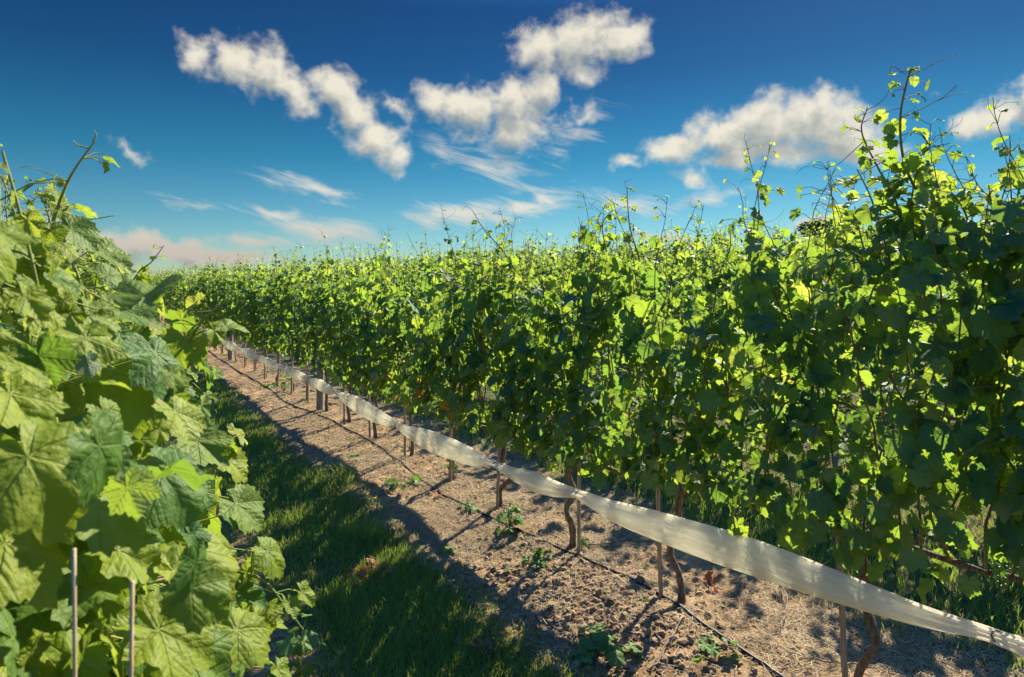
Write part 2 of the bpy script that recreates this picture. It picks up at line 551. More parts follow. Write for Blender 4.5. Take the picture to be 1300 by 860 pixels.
def ground_material():
    m, nt, out = new_mat('vineyard_ground')
    pos = nt.n('ShaderNodeNewGeometry').outputs['Position']
    s = nt.n('ShaderNodeSeparateXYZ'); nt.put(s.inputs[0], pos)
    wob = nt.noise(pos, 1.6, 5, 0.6)
    x = nt.m('ADD', s.outputs[0], nt.m('MULTIPLY_ADD', wob, 0.7, -0.35))
    md = nt.m('ABSOLUTE', nt.m('SUBTRACT', nt.m('FLOORED_MODULO', nt.m('ADD', x, SP / 2), SP), SP / 2))
    md = nt.m('ADD', md, nt.ss(s.outputs[0], 3.3, 4.2, 0, .95))
    grassy = nt.ss(md, 0.72, 0.95)
    fine = nt.noise(pos, 60, 6, 0.7)
    mid = nt.noise(pos, 9, 6, 0.65)
    big = nt.noise(pos, 2.2, 5, 0.6, 0.5)
    dirt = nt.mix(nt.ss(mid, .3, .72), (.125, .075, .040), (.36, .235, .125))
    dirt = nt.mix(nt.ss(fine, .35, .7), dirt, nt.mix(1.0, dirt, (1.35, 1.3, 1.25), 'MULTIPLY'))
    straw = nt.noise(nt.v('MULTIPLY', pos, (1, 1, .2)), 26, 8, 0.75, 2.2)
    dirt = nt.mix(nt.m('MULTIPLY', nt.ss(straw, .52, .66), nt.ss(big, .35, .6)), dirt, (.46, .34, .18))
    dirt = nt.mix(nt.m('MULTIPLY', nt.ss(straw, .30, .42, 1, 0), .7), dirt, (.075, .05, .038))
    turf = nt.mix(nt.ss(mid, .3, .7), (.035, .050, .018), (.11, .105, .04))
    turf = nt.mix(nt.ss(fine, .55, .75), turf, (.16, .13, .06))
    base = nt.mix(grassy, dirt, turf)
    hgt = nt.m('ADD', nt.m('MULTIPLY', fine, .5), nt.m('ADD', mid, nt.m('MULTIPLY', straw, .6)))
    nt.put(out.inputs[0], principled(nt, base, 0.95, 0.15, bump(nt, hgt, 1.0, 0.02)))
    return m


# ------------------------------------------------------------------ ground sheet
def axis(lo, hi, step, far):
    a = [lo]; d = step
    while a[0] > -far:
        d *= 1.35; a.insert(0, a[0] - d)
    a += list(np.arange(lo + step, hi, step))
    d = step
    while a[-1] < far:
        d *= 1.12 if a[-1] < 60 else 1.5; a.append(a[-1] + d)
    return np.array(a)


def build_ground():
    xs = axis(-0.6, 4.6, 0.020, 700); ys = axis(0.6, 9.0, 0.022, 700)
    X, Y = np.meshgrid(xs, ys, indexing='ij')
    Z = ground_z(X, Y)
    far = np.clip((np.hypot(X, Y) - 60) / 100, 0, 1)
    Z = Z * (1 - far) + 0.4 * far
    n, k = X.shape
    i, j = np.meshgrid(np.arange(n - 1), np.arange(k - 1), indexing='ij')
    a = i * k + j; b = a + k; c = b + 1; d = a + 1
    t = np.concatenate([np.stack([a, b, c], -1).reshape(-1, 3), np.stack([a, c, d], -1).reshape(-1, 3)])
    M = Mesh(); M.add(np.stack([X, Y, Z], -1).reshape(-1, 3), t)
    o = M.build('ground', ground_material())
    tag(o, kind='structure')


build_ground()


# ------------------------------------------------------------------ leaves
LOBES = [(0, 1.0), (24, .80), (50, .90), (76, .66), (100, .72), (126, .58), (148, .60), (168, .40), (180, .10)]
VEIN = np.radians([0, 50, -50, 100, -100, 148, -148])


def leaf_radius(th, rng_depth):
    a = np.degrees(np.abs(th))
    xs = [p[0] for p in LOBES]
    ys = np.array([p[1] for p in LOBES])
    ys = ys.copy()
    ys[[1, 3, 5]] -= rng_depth
    return np.interp(a, xs, ys)


def leaf_proto(kind, seed):
    r = np.random.RandomState(seed)
    depth = r.uniform(-0.02, 0.13)
    fold = r.uniform(0.0, 0.55); droop = r.uniform(0.05, 0.55); wave = r.uniform(.03, .11); ph = r.uniform(0, 6)
    if kind == 'hi':
        n = 46; rings = [0.33, 0.68, 1.0]
    elif kind == 'mid':
        n = 15; rings = [1.0]
    else:
        n = 7; rings = [1.0]
    th = -PI + (np.arange(n) + 0.5) / n * 2 * PI if kind != 'low' else np.radians([-170, -105, -50, 0, 50, 105, 170])
    if kind == 'mid':
        th = np.radians([-168, -140, -105, -76, -52, -25, 0, 25, 52, 76, 105, 140, 168, 179, -179][:15]); th = np.sort(th)
        n = len(th)
    R = leaf_radius(th, depth)
    if kind == 'hi':
        teeth = np.where(np.arange(n) % 2 == 0, 1.055, 0.94) + r.uniform(-.025, .025, n)
        teeth[[0, -1]] = 1
        R = R * teeth
    V = [[0, 0, 0]]; U = [[0, 0]]
    for q in rings:
        rr = R * q
        x = rr * np.sin(th) * 0.98; y = rr * np.cos(th)
        dv = th[:, None] - VEIN[None, :]
        dv = np.abs((dv + PI) % (2 * PI) - PI).min(1)
        across = rr * np.sin(np.minimum(dv, PI / 2)); along = rr * np.cos(dv)
        z = fold * np.abs(x) * .8 - droop * (x * x * .8 + np.clip(y, -1, 1) ** 2 * .9) + wave * q * np.sin(5 * th + ph) + .16 * across * q
        V += list(np.stack([x, y, z], 1)); U += list(np.stack([across, along], 1))
    V = np.array(V, float); U = np.array(U, float)
    T = []
    for k in range(n):
        k2 = (k + 1) % n
        if k2 == 0 and kind != 'low': continue
        if k2 == 0: continue
        T.append([0, 1 + k2, 1 + k])
        for q in range(len(rings) - 1):
            a = 1 + q * n + k; b = 1 + q * n + k2; c = a + n; d = b + n
            T += [[a, b, d], [a, d, c]]
    return V, np.array(T), U


PROTO = {k: [leaf_proto(k, 100 + i) for i in range(m)] for k, m in (('hi', 9), ('mid', 6), ('low', 5))}


def nrm(v):
    return v / (np.linalg.norm(v, axis=-1, keepdims=True) + 1e-9)


def add_leaves(M, kind, pos, normal, tip, size, tint, rng, mat=0):
    pos = np.asarray(pos, float)
    if not len(pos): return
    N = nrm(np.asarray(normal, float)); Yv = np.asarray(tip, float)
    Yv = nrm(Yv - (Yv * N).sum(1)[:, None] * N); Xv = np.cross(Yv, N)
    size = np.asarray(size, float); tint = np.asarray(tint, float)
    which = rng.randint(0, len(PROTO[kind]), len(pos))
    for w, (V, T, U) in enumerate(PROTO[kind]):
        idx = np.where(which == w)[0]
        if not len(idx): continue
        m = len(idx)
        asym = rng.uniform(.88, 1.12, (m, 1))
        P = (V[None, :, 0, None] * asym[:, :, None]) * Xv[idx][:, None] + V[None, :, 1, None] * Yv[idx][:, None] + V[None, :, 2, None] * N[idx][:, None]
        P = P * size[idx][:, None, None] + pos[idx][:, None]
        TT = T[None] + (np.arange(m) * len(V))[:, None, None]
        M.add(P.reshape(-1, 3), TT.reshape(-1, 3), mat, np.repeat(tint[idx], len(V)), np.tile(U, (m, 1)))


# ------------------------------------------------------------------ grapevine
def shoot_path(rng, p0, top, lean, n=26, wild=0.05):
    """p0 up to height `top`, wandering; lean = (dx, dy) gained at the tip"""
    t = np.linspace(0, 1, n)
    wx = np.cumsum(rng.normal(0, 1, n)); wx -= wx[0]
    wy = np.cumsum(rng.normal(0, 1, n)); wy -= wy[0]
    k = np.ones(3) / 3
    wx = np.convolve(np.pad(wx, 1, 'edge'), k, 'valid'); wy = np.convolve(np.pad(wy, 1, 'edge'), k, 'valid')
    wx -= wx[0]; wy -= wy[0]
    x = p0[0] + lean[0] * t ** 1.6 + wild * wx * .35
    y = p0[1] + lean[1] * t ** 1.3 + wild * wy * .45
    z = p0[2] + (top - p0[2]) * t
    return np.stack([x, y, z], 1)


def tendril(M, rng, p, mat, L=0.16, r=0.0011):
    d = rng.normal(0, 1, 3); d[2] = abs(d[2]) * .5 + .1; d /= np.linalg.norm(d)
    s = rng.normal(0, 1, 3); s -= s.dot(d) * d; s /= np.linalg.norm(s)
    t = np.linspace(0, 1, 12)
    q = p + d[None] * (t * L)[:, None] + s[None] * (L * .22 * (t ** 3) * np.sin(t * 5))[:, None]
    hook = np.cross(d, s)
    q[-3:] += hook * np.array([.004, .012, .014])[:, None] - d * np.array([0, .004, .016])[:, None]
    v, f = tube(q, np.linspace(r, r * .5, 12), 3, False); M.add(v, f, mat)


def make_vine(seed, kind, top=1.86, zc=0.58, n_shoot=14, tall=(), keep=None, half=.46, dens=1.0, wide=1.0, clusters=3,
              arm=(0.0, 0.0), face=None, keep_cane=None, extra=(), big=1.0, skirt=None, holes=-.34):
    """returns dict part name -> Mesh, local to the foot of the trunk; row along local y"""
    rng = np.random.RandomState(seed)
    parts = {}
    hi = kind == 'hi'
    sides = 9 if hi else 5
    # trunk
    T = Mesh()
    n = 22 if hi else 7
    bend = rng.uniform(-.085, .085, 2) * (1 if hi else .45)
    ctrl = [(0, 0, -.06), (rng.normal(0, .012), rng.normal(0, .015), .14), (bend[0] * .5, bend[1], zc * .45), (-bend[0] * .3, bend[1] * .2, zc * .62), (bend[0] * .2, bend[1] * .4 + rng.normal(0, .02), zc * .82), (0, 0, zc)]
    P = spline(ctrl, n)
    R = np.interp(np.linspace(0, 1, n), [0, .12, .4, .8, 1], [.028, .020, .017, .017, .026]) * rng.uniform(.85, 1.1)
    if hi: R = R * (1 + .16 * rng.normal(0, 1, n).clip(-1.5, 1.5))
    v, f = tube(P, R, sides)
    if hi:
        v[:-2] += (np.repeat(P, sides, 0) - v[:-2]) * (-0.16 * rng.rand(len(v) - 2)[:, None])
    T.add(v, f)
    parts['trunk'] = T
    # cordon: two arms along the wire
    Cn = Mesh()
    for sgn in (-1, 1):
        dz = arm[0] if sgn < 0 else arm[1]
        ctrl = [(0, 0, zc - .02), (rng.normal(0, .01), sgn * .06, zc + .035), (rng.normal(0, .012), sgn * .2, zc + .02 + dz * .4), (rng.normal(0, .012), sgn * half * .98, zc + dz)]
        P = spline(ctrl, 12 if hi else 5)
        R = np.linspace(.021, .011, len(P)) * (1 + (.12 * rng.normal(0, 1, len(P)) if hi else 0))
        v, f = tube(P, np.abs(R), sides if hi else 4)
        Cn.add(v, f)
    parts['cordon'] = Cn
    # shoots
    S = Mesh(); L = Mesh()
    lp, ln_, lt, ls, lc = [], [], [], [], []
    shoots = []
    for k in range(n_shoot):
        y0 = -half + (k + rng.uniform(.15, .85)) / n_shoot * 2 * half
        z0 = zc + .02 + np.interp(y0, [-half, 0, half], [arm[0], 0, arm[1]])
        tp = top + rng.normal(0, .11)
        if rng.rand() < .26: tp += rng.uniform(.08, .34)
        lean = (rng.normal(0, .13) * wide, rng.normal(0, .13))
        shoots.append((shoot_path(rng, (rng.normal(0, .02), y0, z0), tp, lean, wild=.05 * wide), tp > top + .12))
    for (y0, tp, lx, ly) in tall:
        shoots.append((shoot_path(rng, (0.02, y0, zc + .4), tp, (lx, ly), wild=.045), True))
    node = .068 if kind != 'low' else .085
    for P, is_tall in shoots:
        seg = np.r_[0, np.cumsum(np.linalg.norm(np.diff(P, axis=0), axis=1))]
        Ltot = seg[-1]
        rad = np.interp(seg / Ltot, [0, .6, 1], [.0052, .0034, .0012]) * (1 if kind != 'low' else 1.6)
        ok = np.ones(len(P), bool) if keep_cane is None else keep_cane(P)
        st = 1 if kind != 'low' else 4
        run = []
        for q in list(range(0, len(P), st)) + [None]:
            if q is not None and ok[q]:
                run.append(q); continue
            if len(run) > 3:
                v, f = tube(P[run], rad[run], 5 if hi else 3, False); S.add(v, f, 0)
            run = []
        ds = np.arange(.02, Ltot, node)
        side = rng.choice([-1, 1])
        for d in ds:
            side = -side
            p = np.array([np.interp(d, seg, P[:, a]) for a in range(3)])
            q = d / Ltot
            hz = p[2]
            over = max(0.0, (hz - top) / .35)                   # how far above the hedge top
            rem = Ltot - d
            grow = np.clip(rem / .42, .22, 1.0)
            if is_tall: grow = min(grow, np.clip(1.0 - over * .65, .28, 1))
            if over == 0 and face is None and vnoise(np.array([p[1] * 2.6 + seed * 1.37]), np.array([hz * 2.4 + seed]))[0] < (holes + .08 if hz > zc + .45 else holes): continue      # gaps opened in the leaf wall so sunlight gets through
            cnt = 1 + (rng.rand() < .9 * dens) + (rng.rand() < .60 * dens) + (rng.rand() < .25 * dens) if over <= .15 else rng.randint(1, 4)
            for c in range(cnt):
                w = np.interp(hz, [zc, zc + .25, zc + .6, top], [.55, .85, 1.0, .62]) * wide
                out = np.array([side * rng.uniform(.3, 1.0), rng.normal(0, .55), 0])
                if c: out[0] *= rng.choice([-1, 1]); out[2] = rng.uniform(-.9, .2)
                out /= np.linalg.norm(out) + 1e-6
                pl = rng.uniform(.05, .16) * (1 if c == 0 else 1.35) * w
                if over > .15: pl = rng.uniform(.02, .07); out = nrm(np.array([rng.normal(), rng.normal(), 0.0]))
                base = p + out * pl + np.array([0, 0, rng.uniform(-.01, .05)])
                s = rng.uniform(.045, .088) * grow * (1 if c == 0 else .85)
                if rng.rand() < .12 and over == 0: s *= 1.28
                nv = out * rng.uniform(.4, 1.15) + np.array([0, 0, rng.uniform(.05, 1.0)]) + rng.normal(0, .33, 3)
                tip = out * rng.uniform(.0, .8) + np.array([0, 0, -rng.uniform(.3, 1.2)]) + rng.normal(0, .4, 3)
                young = np.clip((.28 - rem) / .28, 0, 1)
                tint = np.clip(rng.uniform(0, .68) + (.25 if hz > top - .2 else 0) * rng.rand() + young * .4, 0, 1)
                if rng.rand() < .05: tint = rng.uniform(.72, .92)
                if face is None and base[2] < zc + .24 and rng.rand() < (.75 if base[0] > 0 else .15): continue
                if face is not None: nv = np.array(face) + out * .5 + rng.normal(0, .42, 3)
                s *= big
                if keep is not None and not keep(base[None], np.array([s]))[0]: continue
                lp.append(base); ln_.append(nv); lt.append(tip); ls.append(s); lc.append(tint)
                if hi:
                    mid = (p + base) / 2 + np.array([0, 0, .012])
                    if keep_cane is None or keep_cane(np.array([p, mid])).all():
                        v, f = tube([p, mid, base], [.0016, .0013, .0012], 3, False)
                        S.add(v, f, 0)
            if kind != 'low' and (over > 0.1 or (hz > top - .15 and rng.rand() < .25)) and rng.rand() < .7 and (keep_cane is None or keep_cane((p + np.array([0, 0, .12]))[None])[0]):
                tendril(S, rng, p, 0, rng.uniform(.07, .17) * (1 if hi else 1), .0013 if hi else .0022)
    if skirt:
        nsk, xa, xb, za, zb, sa, sb = skirt
        for q in range(nsk):
            b = np.array([rng.uniform(xa, xb), rng.uniform(-half, half), 0]); b[2] = rng.uniform(za, zb)
            s = rng.uniform(sa, sb)
            if keep is not None and not keep(b[None], np.array([s]))[0]: continue
            sx = 1 if xb > .2 else -1
            lp.append(b); ln_.append(np.array([sx * rng.uniform(.2, 1), -.25, rng.uniform(.1, .9)]) + rng.normal(0, .3, 3)); lt.append(np.array([sx * .4, 0, -1]) + rng.normal(0, .4, 3)); ls.append(s); lc.append(rng.uniform(0, .85))
            c0 = np.array([b[0] * .35, b[1] + rng.normal(0, .03), b[2] + .05])
            if hi and (keep_cane is None or keep_cane(c0[None])[0]):
                v, f = tube([c0, (c0 + b) / 2 + np.array([0, 0, .03]), b], [.0016, .0013, .0011], 3, False); S.add(v, f, 0)
    # hand-placed shoots: (points, radius, leaf size, spacing) and tendrils (points, 'tendril')
    for ex in extra:
        if ex[1] == 'tendril':
            P = spline(ex[0], 16); v, f = tube(P, np.linspace(.0017, .0008, 16), 4, False); S.add(v, f, 0); continue
        if ex[1] == 'leaf':
            b, nv, tip, s, tn, back = ex[0]
            lp.append(np.array(b)); ln_.append(np.array(nv)); lt.append(np.array(tip)); ls.append(s); lc.append(tn)
            v, f = tube([b, np.array(b) + np.array(back) * .5 + np.array([0, 0, .01]), np.array(b) + np.array(back)], [.0011, .0012, .0014], 4, False); S.add(v, f, 0); continue
        P = spline(ex[0], 30)
        v, f = tube(P, np.linspace(ex[1], ex[1] * .4, 30), 6, False); S.add(v, f, 0)
        seg = np.r_[0, np.cumsum(np.linalg.norm(np.diff(P, axis=0), axis=1))]; sd_ = 1
        for d in np.arange(ex[3] * .5, seg[-1] + .001, ex[3]):
            sd_ = -sd_; q = d / seg[-1]
            p = np.array([np.interp(d, seg, P[:, a]) for a in range(3)])
            for c in range(1 + (rng.rand() < .9)):
                out = nrm(np.array([RT[0], RT[1], 0]) * sd_ * rng.uniform(.4, 1) + np.array([FW[0], FW[1], 0]) * rng.normal(0, .7) + np.array([0, 0, rng.uniform(-.3, .3)]))
                b = p + out * rng.uniform(.02, .05) * (ex[2] / .05)
                s = ex[2] * (1 - .62 * q) * rng.uniform(.7, 1.15)
                v, f = tube([p, (p + b) / 2 + np.array([0, 0, .006]), b], [.0015, .0012, .001], 3, False); S.add(v, f, 0)
                lp.append(b); ln_.append(out * .5 + np.array([.1, -.3, rng.uniform(.2, 1)]) + rng.normal(0, .45, 3)); lt.append(out + np.array([0, 0, -rng.uniform(0, 1.2)])); ls.append(s)
                lc.append(np.clip(rng.uniform(.1, .7) + q * .25, 0, 1))
            if rng.rand() < .35 and q > .3: tendril(S, rng, p, 0, rng.uniform(.05, .12), .0012)
    lp, ln_, lt, ls, lc = map(np.array, (lp, ln_, lt, ls, lc))
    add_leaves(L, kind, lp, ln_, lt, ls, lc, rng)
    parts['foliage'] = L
    if S.V: parts['shoot'] = S
    if hi and clusters:
        for c in range(clusters):
            G = Mesh()
            y0 = rng.uniform(-half, half) * .9
            cx, cz = rng.choice([-1, 1]) * rng.uniform(.03, .09), zc + rng.uniform(-.02, .12)
            v, f = tube([(0, y0, cz + .05), (cx * .7, y0, cz + .04), (cx, y0, cz)], [.0018] * 3, 4, False); G.add(v, f)
            for b in range(55):
                t = rng.rand()
                rr = .026 * (1 - t) ** .6 + .004
                a = rng.uniform(0, 2 * PI); ce = np.array([cx + rr * math.cos(a), y0 + rr * math.sin(a), cz - .10 * t])
                bv = ICO[0] * rng.uniform(.0038, .0055) + ce
                G.add(bv, ICO[1])
            parts['grape_cluster.%d' % c] = G
    return parts


def icosphere():
    g = (1 + 5 ** .5) / 2
    V = nrm(np.array([(-1, g, 0), (1, g, 0), (-1, -g, 0), (1, -g, 0), (0, -1, g), (0, 1, g), (0, -1, -g), (0, 1, -g), (g, 0, -1), (g, 0, 1), (-g, 0, -1), (-g, 0, 1)], float))
    T = np.array([(0, 11, 5), (0, 5, 1), (0, 1, 7), (0, 7, 10), (0, 10, 11), (1, 5, 9), (5, 11, 4), (11, 10, 2), (10, 7, 6), (7, 1, 8), (3, 9, 4), (3, 4, 2), (3, 2, 6), (3, 6, 8), (3, 8, 9), (4, 9, 5), (2, 4, 11), (6, 2, 10), (8, 6, 7), (9, 8, 1)])
    return V, T


ICO = icosphere()


def place_unique(parts, loc, label, group, mats):
    root = empty('grapevine', loc, label, 'grapevine', group)
    for name, M in parts.items():
        if M.V:
            nm = name.split('.')[0]
            M.build(nm, mats[nm], root)
    return root


def from_px(root, pts):
    out = []
    for (u, v, D) in pts:
        out.append(D * FW + (u - 650) / F * D * RT + np.array([0, 0, H - (v - 355) * D / F]) - np.array(root))
    return out


def dup(root, loc, rotz=0.0, scale=None, label=None, group=None):
    r = root.copy(); C.objects.link(r); r.location = loc; r.rotation_euler = (0, 0, rotz)
    if scale: r.scale = scale
    if label: r['label'] = label
    if group: r['group'] = group
    for ch in list(root.children):
        c = ch.copy(); C.objects.link(c); c.parent = r
    return r


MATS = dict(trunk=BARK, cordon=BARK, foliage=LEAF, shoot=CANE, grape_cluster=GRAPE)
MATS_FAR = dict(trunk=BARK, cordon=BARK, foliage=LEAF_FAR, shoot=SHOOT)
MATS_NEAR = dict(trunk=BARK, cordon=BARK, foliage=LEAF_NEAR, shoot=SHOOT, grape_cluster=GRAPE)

# --- front row on the right
X1 = 2.6
FRONT_Y = [0.62, 1.51, 2.45, 3.38, 4.22, 5.03, 5.88, 6.78, 7.64]
cord = lambda y: float(np.interp(y, [0, .6, 1.5, 3, 5, 8], [.74, .73, .68, .58, .53, .55]))
tall_of = {
    0: [(.25, 2.15, .0, .1), (-.2, 2.12, -.1, .0)],
    1: [(-.35, 2.2, .06, -.05), (.1, 2.18, -.05, .1), (.2, 2.12, -.1, .1), (-.2, 2.14, -.1, .1)],
    2: [(.2, 2.08, -.1, .1)],
    3: [(-.1, 2.10, -.12, -.1)],
    4: [(.1, 2.10, .1, .1)],
    5: [(.2, 2.02, .05, .1)],
    6: [(.0, 2.05, -.1, .1)],
    7: [(.1, 2.12, -.1, .12)],
    8: [(.0, 2.10, -.1, .0)],
}
FRONT_LABEL = [
    'broad-leaved grapevine hanging over the net beyond the tallest vine, where the net leaves the picture',
    'tallest grapevine of the front row, wild shoots with tendrils against the sky',
    'grapevine whose bent dark arm crosses the net, next to the tallest vine',
    'grapevine above the heap of loose soil',
    'grapevine with the bushy green sucker at its foot beside the hose',
    'grapevine with one long thin shoot curving up near the middle',
    'grapevine with yellow leaves whose stake stands where the net is pinched',
    'grapevine with a stout dark trunk, second one nearer than the thick post',
    'grapevine just this side of the thick wooden post',
]
FRONT_SHOOTS = {
    0: [([(1292, 330, 2.3), (1285, 270, 2.3), (1282, 225, 2.3), (1272, 182, 2.3)], .003, .04, .06)],
    1: [([(1200, 340, 2.5), (1185, 283, 2.5), (1150, 213, 2.48), (1143, 151, 2.48), (1153, 98, 2.46), (1158, 92, 2.46)], .0065, .075, .034),
        ([(1150, 300, 2.5), (1135, 250, 2.5), (1115, 214, 2.5), (1094, 168, 2.5), (1101, 137, 2.5)], .005, .06, .034),
        ([(1150, 213, 2.48), (1165, 202, 2.46), (1178, 189, 2.45), (1206, 182, 2.44)], .003, .05, .05),
        ([(1240, 330, 2.4), (1225, 270, 2.4), (1200, 235, 2.4)], .005, .085, .045),
        ([(1135, 350, 2.5), (1118, 290, 2.5), (1105, 250, 2.5), (1088, 215, 2.5)], .005, .08, .036), ([(1170, 340, 2.5), (1158, 280, 2.5), (1160, 235, 2.5), (1170, 200, 2.5)], .005, .085, .036),
        ([(1205, 330, 2.45), (1212, 280, 2.45), (1222, 245, 2.45), (1240, 222, 2.45)], .005, .085, .036), ([(1110, 360, 2.55), (1095, 310, 2.55), (1085, 262, 2.55)], .005, .08, .036),
        ([(1260, 340, 2.35), (1262, 290, 2.35), (1255, 235, 2.35)], .005, .09, .038), ([(1185, 330, 2.55), (1190, 280, 2.55), (1185, 240, 2.55), (1178, 205, 2.55)], .005, .08, .036)],
    3: [([(812, 330, 3.8), (800, 290, 3.8), (797, 262, 3.8), (796, 238, 3.8)], .005, .05, .055), ([(770, 320, 3.85), (765, 285, 3.85), (780, 262, 3.85), (768, 250, 3.85)], .004, .045, .06)],
    5: [([(655, 345, 5.0), (638, 318, 5.0), (615, 292, 5.0), (600, 268, 5.0)], .006, .06, .07)],
}
FRONT_TENDRILS = {
    1: [[(1153, 98, 2.46), (1180, 84, 2.44), (1200, 74, 2.43), (1213, 69, 2.43)], [(1150, 95, 2.46), (1140, 88, 2.47), (1132, 84, 2.48), (1130, 92, 2.48)],
        [(1143, 151, 2.48), (1170, 138, 2.45), (1200, 122, 2.43), (1214, 108, 2.43), (1210, 118, 2.43)], [(1190, 128, 2.44), (1210, 120, 2.43), (1232, 118, 2.42)],
        [(1118, 207, 2.5), (1095, 220, 2.5), (1072, 232, 2.5), (1052, 238, 2.5), (1056, 230, 2.5)], [(1096, 180, 2.5), (1080, 195, 2.5), (1065, 208, 2.5), (1052, 212, 2.5)],
        [(1101, 140, 2.5), (1120, 128, 2.5), (1132, 110, 2.5)], [(1163, 200, 2.46), (1180, 180, 2.45), (1188, 168, 2.45)]],
    3: [[(796, 240, 3.8), (793, 232, 3.8), (802, 228, 3.8)], [(770, 262, 3.85), (758, 255, 3.85), (750, 262, 3.85)]],
    5: [[(600, 268, 5.0), (592, 262, 5.0), (586, 268, 5.0)], [(612, 290, 5.0), (600, 300, 5.0), (588, 312, 5.0)]],
}
for i, y in enumerate(FRONT_Y):
    near = i <= 1
    top = [2.1, 2.08, 1.9, 1.86, 1.85, 1.84, 1.84, 1.84, 1.84][i]
    kind = 'hi' if i < 6 else 'mid'
    zc = cord(y)
    root = (X1, y, gz(X1, y) - .02)
    ex = [(from_px(root, p), r_, s_, d_) for (p, r_, s_, d_) in FRONT_SHOOTS.get(i, [])] + [(from_px(root, p), 'tendril') for p in FRONT_TENDRILS.get(i, [])]
    pr = make_vine(40 + i, kind, extra=ex, top=top, zc=zc, n_shoot=14, tall=tall_of.get(i, ()), clusters=3,
                   arm=(cord(y - .45) - zc, cord(y + .45) - zc), wide=1.1, dens=.8 if i < 3 else .95, holes=-.31,
                   skirt=(46 if i < 2 else 26, -.24, -.02, zc + (-.06 if i < 2 else .0), zc + .3, .035, .075))
    place_unique(pr, (X1, y, gz(X1, y) - .02), FRONT_LABEL[i], 'grapevines of the front row', MATS)

# --- shared vines, further away
random.seed(3)
MID = []
for k in range(6):
    pr = make_vine(200 + k, 'mid', top=1.86, zc=.55, n_shoot=12, wide=1.0,
                   tall=[(random.uniform(-.3, .3), random.uniform(2.0, 2.28), random.uniform(-.15, .15), random.uniform(-.15, .15)) for _ in range(1 + (k % 2))])
    pr = {a: b for a, b in pr.items() if a != 'cordon'} | {'cordon': pr['cordon']}
    MID.append(place_unique(pr, (0, 0, -50), 'x', 'x', MATS_FAR))
FARV = []
for k in range(5):
    pr = make_vine(300 + k, 'low', top=1.86, zc=.55, n_shoot=11, wide=1.0,
                   tall=[(random.uniform(-.3, .3), random.uniform(2.0, 2.25), random.uniform(-.15, .15), random.uniform(-.15, .15))])
    FARV.append(place_unique(pr, (0, 0, -50), 'x', 'x', MATS_FAR))

used = set()


def place_shared(pool, x, y, label, group):
    k = random.randrange(len(pool))
    src = pool[k]
    loc = (x, y, gz(x, y) - .02)
    rot = random.choice([0, PI]) + random.uniform(-.05, .05)
    s = (random.uniform(.95, 1.1), random.uniform(.97, 1.05), random.uniform(.95, 1.05))
    if src.name in used:
        return dup(src, loc, rot, s, label, group)
    used.add(src.name)
    src.location = loc; src.rotation_euler = (0, 0, rot); src.scale = s
    src['label'] = label; src['group'] = group
    return src


y = 8.5; k = 0
while y < 41:
    far = y > 20
    lab = ('distant grapevine of the front row where the row narrows to the horizon' if far else
           'leafy grapevine of the front row just beyond the thick wooden post')
    place_shared(MID if not far else FARV, X1, y, lab, 'grapevines of the front row' + (', far end' if far else ', beyond the post'))
    y += .87
ORD = ['', '', 'second', 'third', 'fourth', 'fifth', 'sixth']
for r in range(2, 7):
    X = SP * (r - .0)
    y = .37 * X - .6 + random.uniform(0, .5)
    ymax = 38 if r < 4 else 34
    while y < ymax:
        near = r == 2 and y < 9
        place_shared(MID if near or (r == 3 and y < 7) else FARV, X, y, 'grapevine of the %s row back, its top leaves showing over the rows before it' % ORD[r],
                     'grapevines of the %s row back' % ORD[r])
        y += .88 * random.uniform(.94, 1.06)

# --- the row the camera leans into, on the left
XL = -0.14
SIL = np.array([(0, 215), (40, 225), (85, 250), (110, 285), (140, 318), (170, 345), (205, 385), (235, 415), (262, 445), (262, 480), (250, 520), (262, 545), (300, 560),
                (312, 600), (306, 660), (330, 700), (345, 745), (350, 790), (352, 860), (350, 960)], float)


def keep_left(root):
    root = np.array(root)

    def f(P, S):
        u, v, D = project(P + root + np.array([0, 0, -.02]))
        us = np.interp(v, SIL[:, 1], SIL[:, 0])
        rad = S * .8 * F / np.maximum(D, .1)
        rods = (D < .60) | ((D < .74) & (v > 680) & (u > 60) & (u < 200))
        rods |= (v < 172) & (u < 400)
        return ~rods & (u + rad < us + np.interp(v, [380, 540], [6, 36])) & (S * F / np.maximum(D, .1) < 88)

    def g(P):
        u, v, D = project(P + root)
        us = np.interp(v, SIL[:, 1], SIL[:, 0])
        return (D > .72) & (u + 8 < us) & (v > 172)
    return f, g


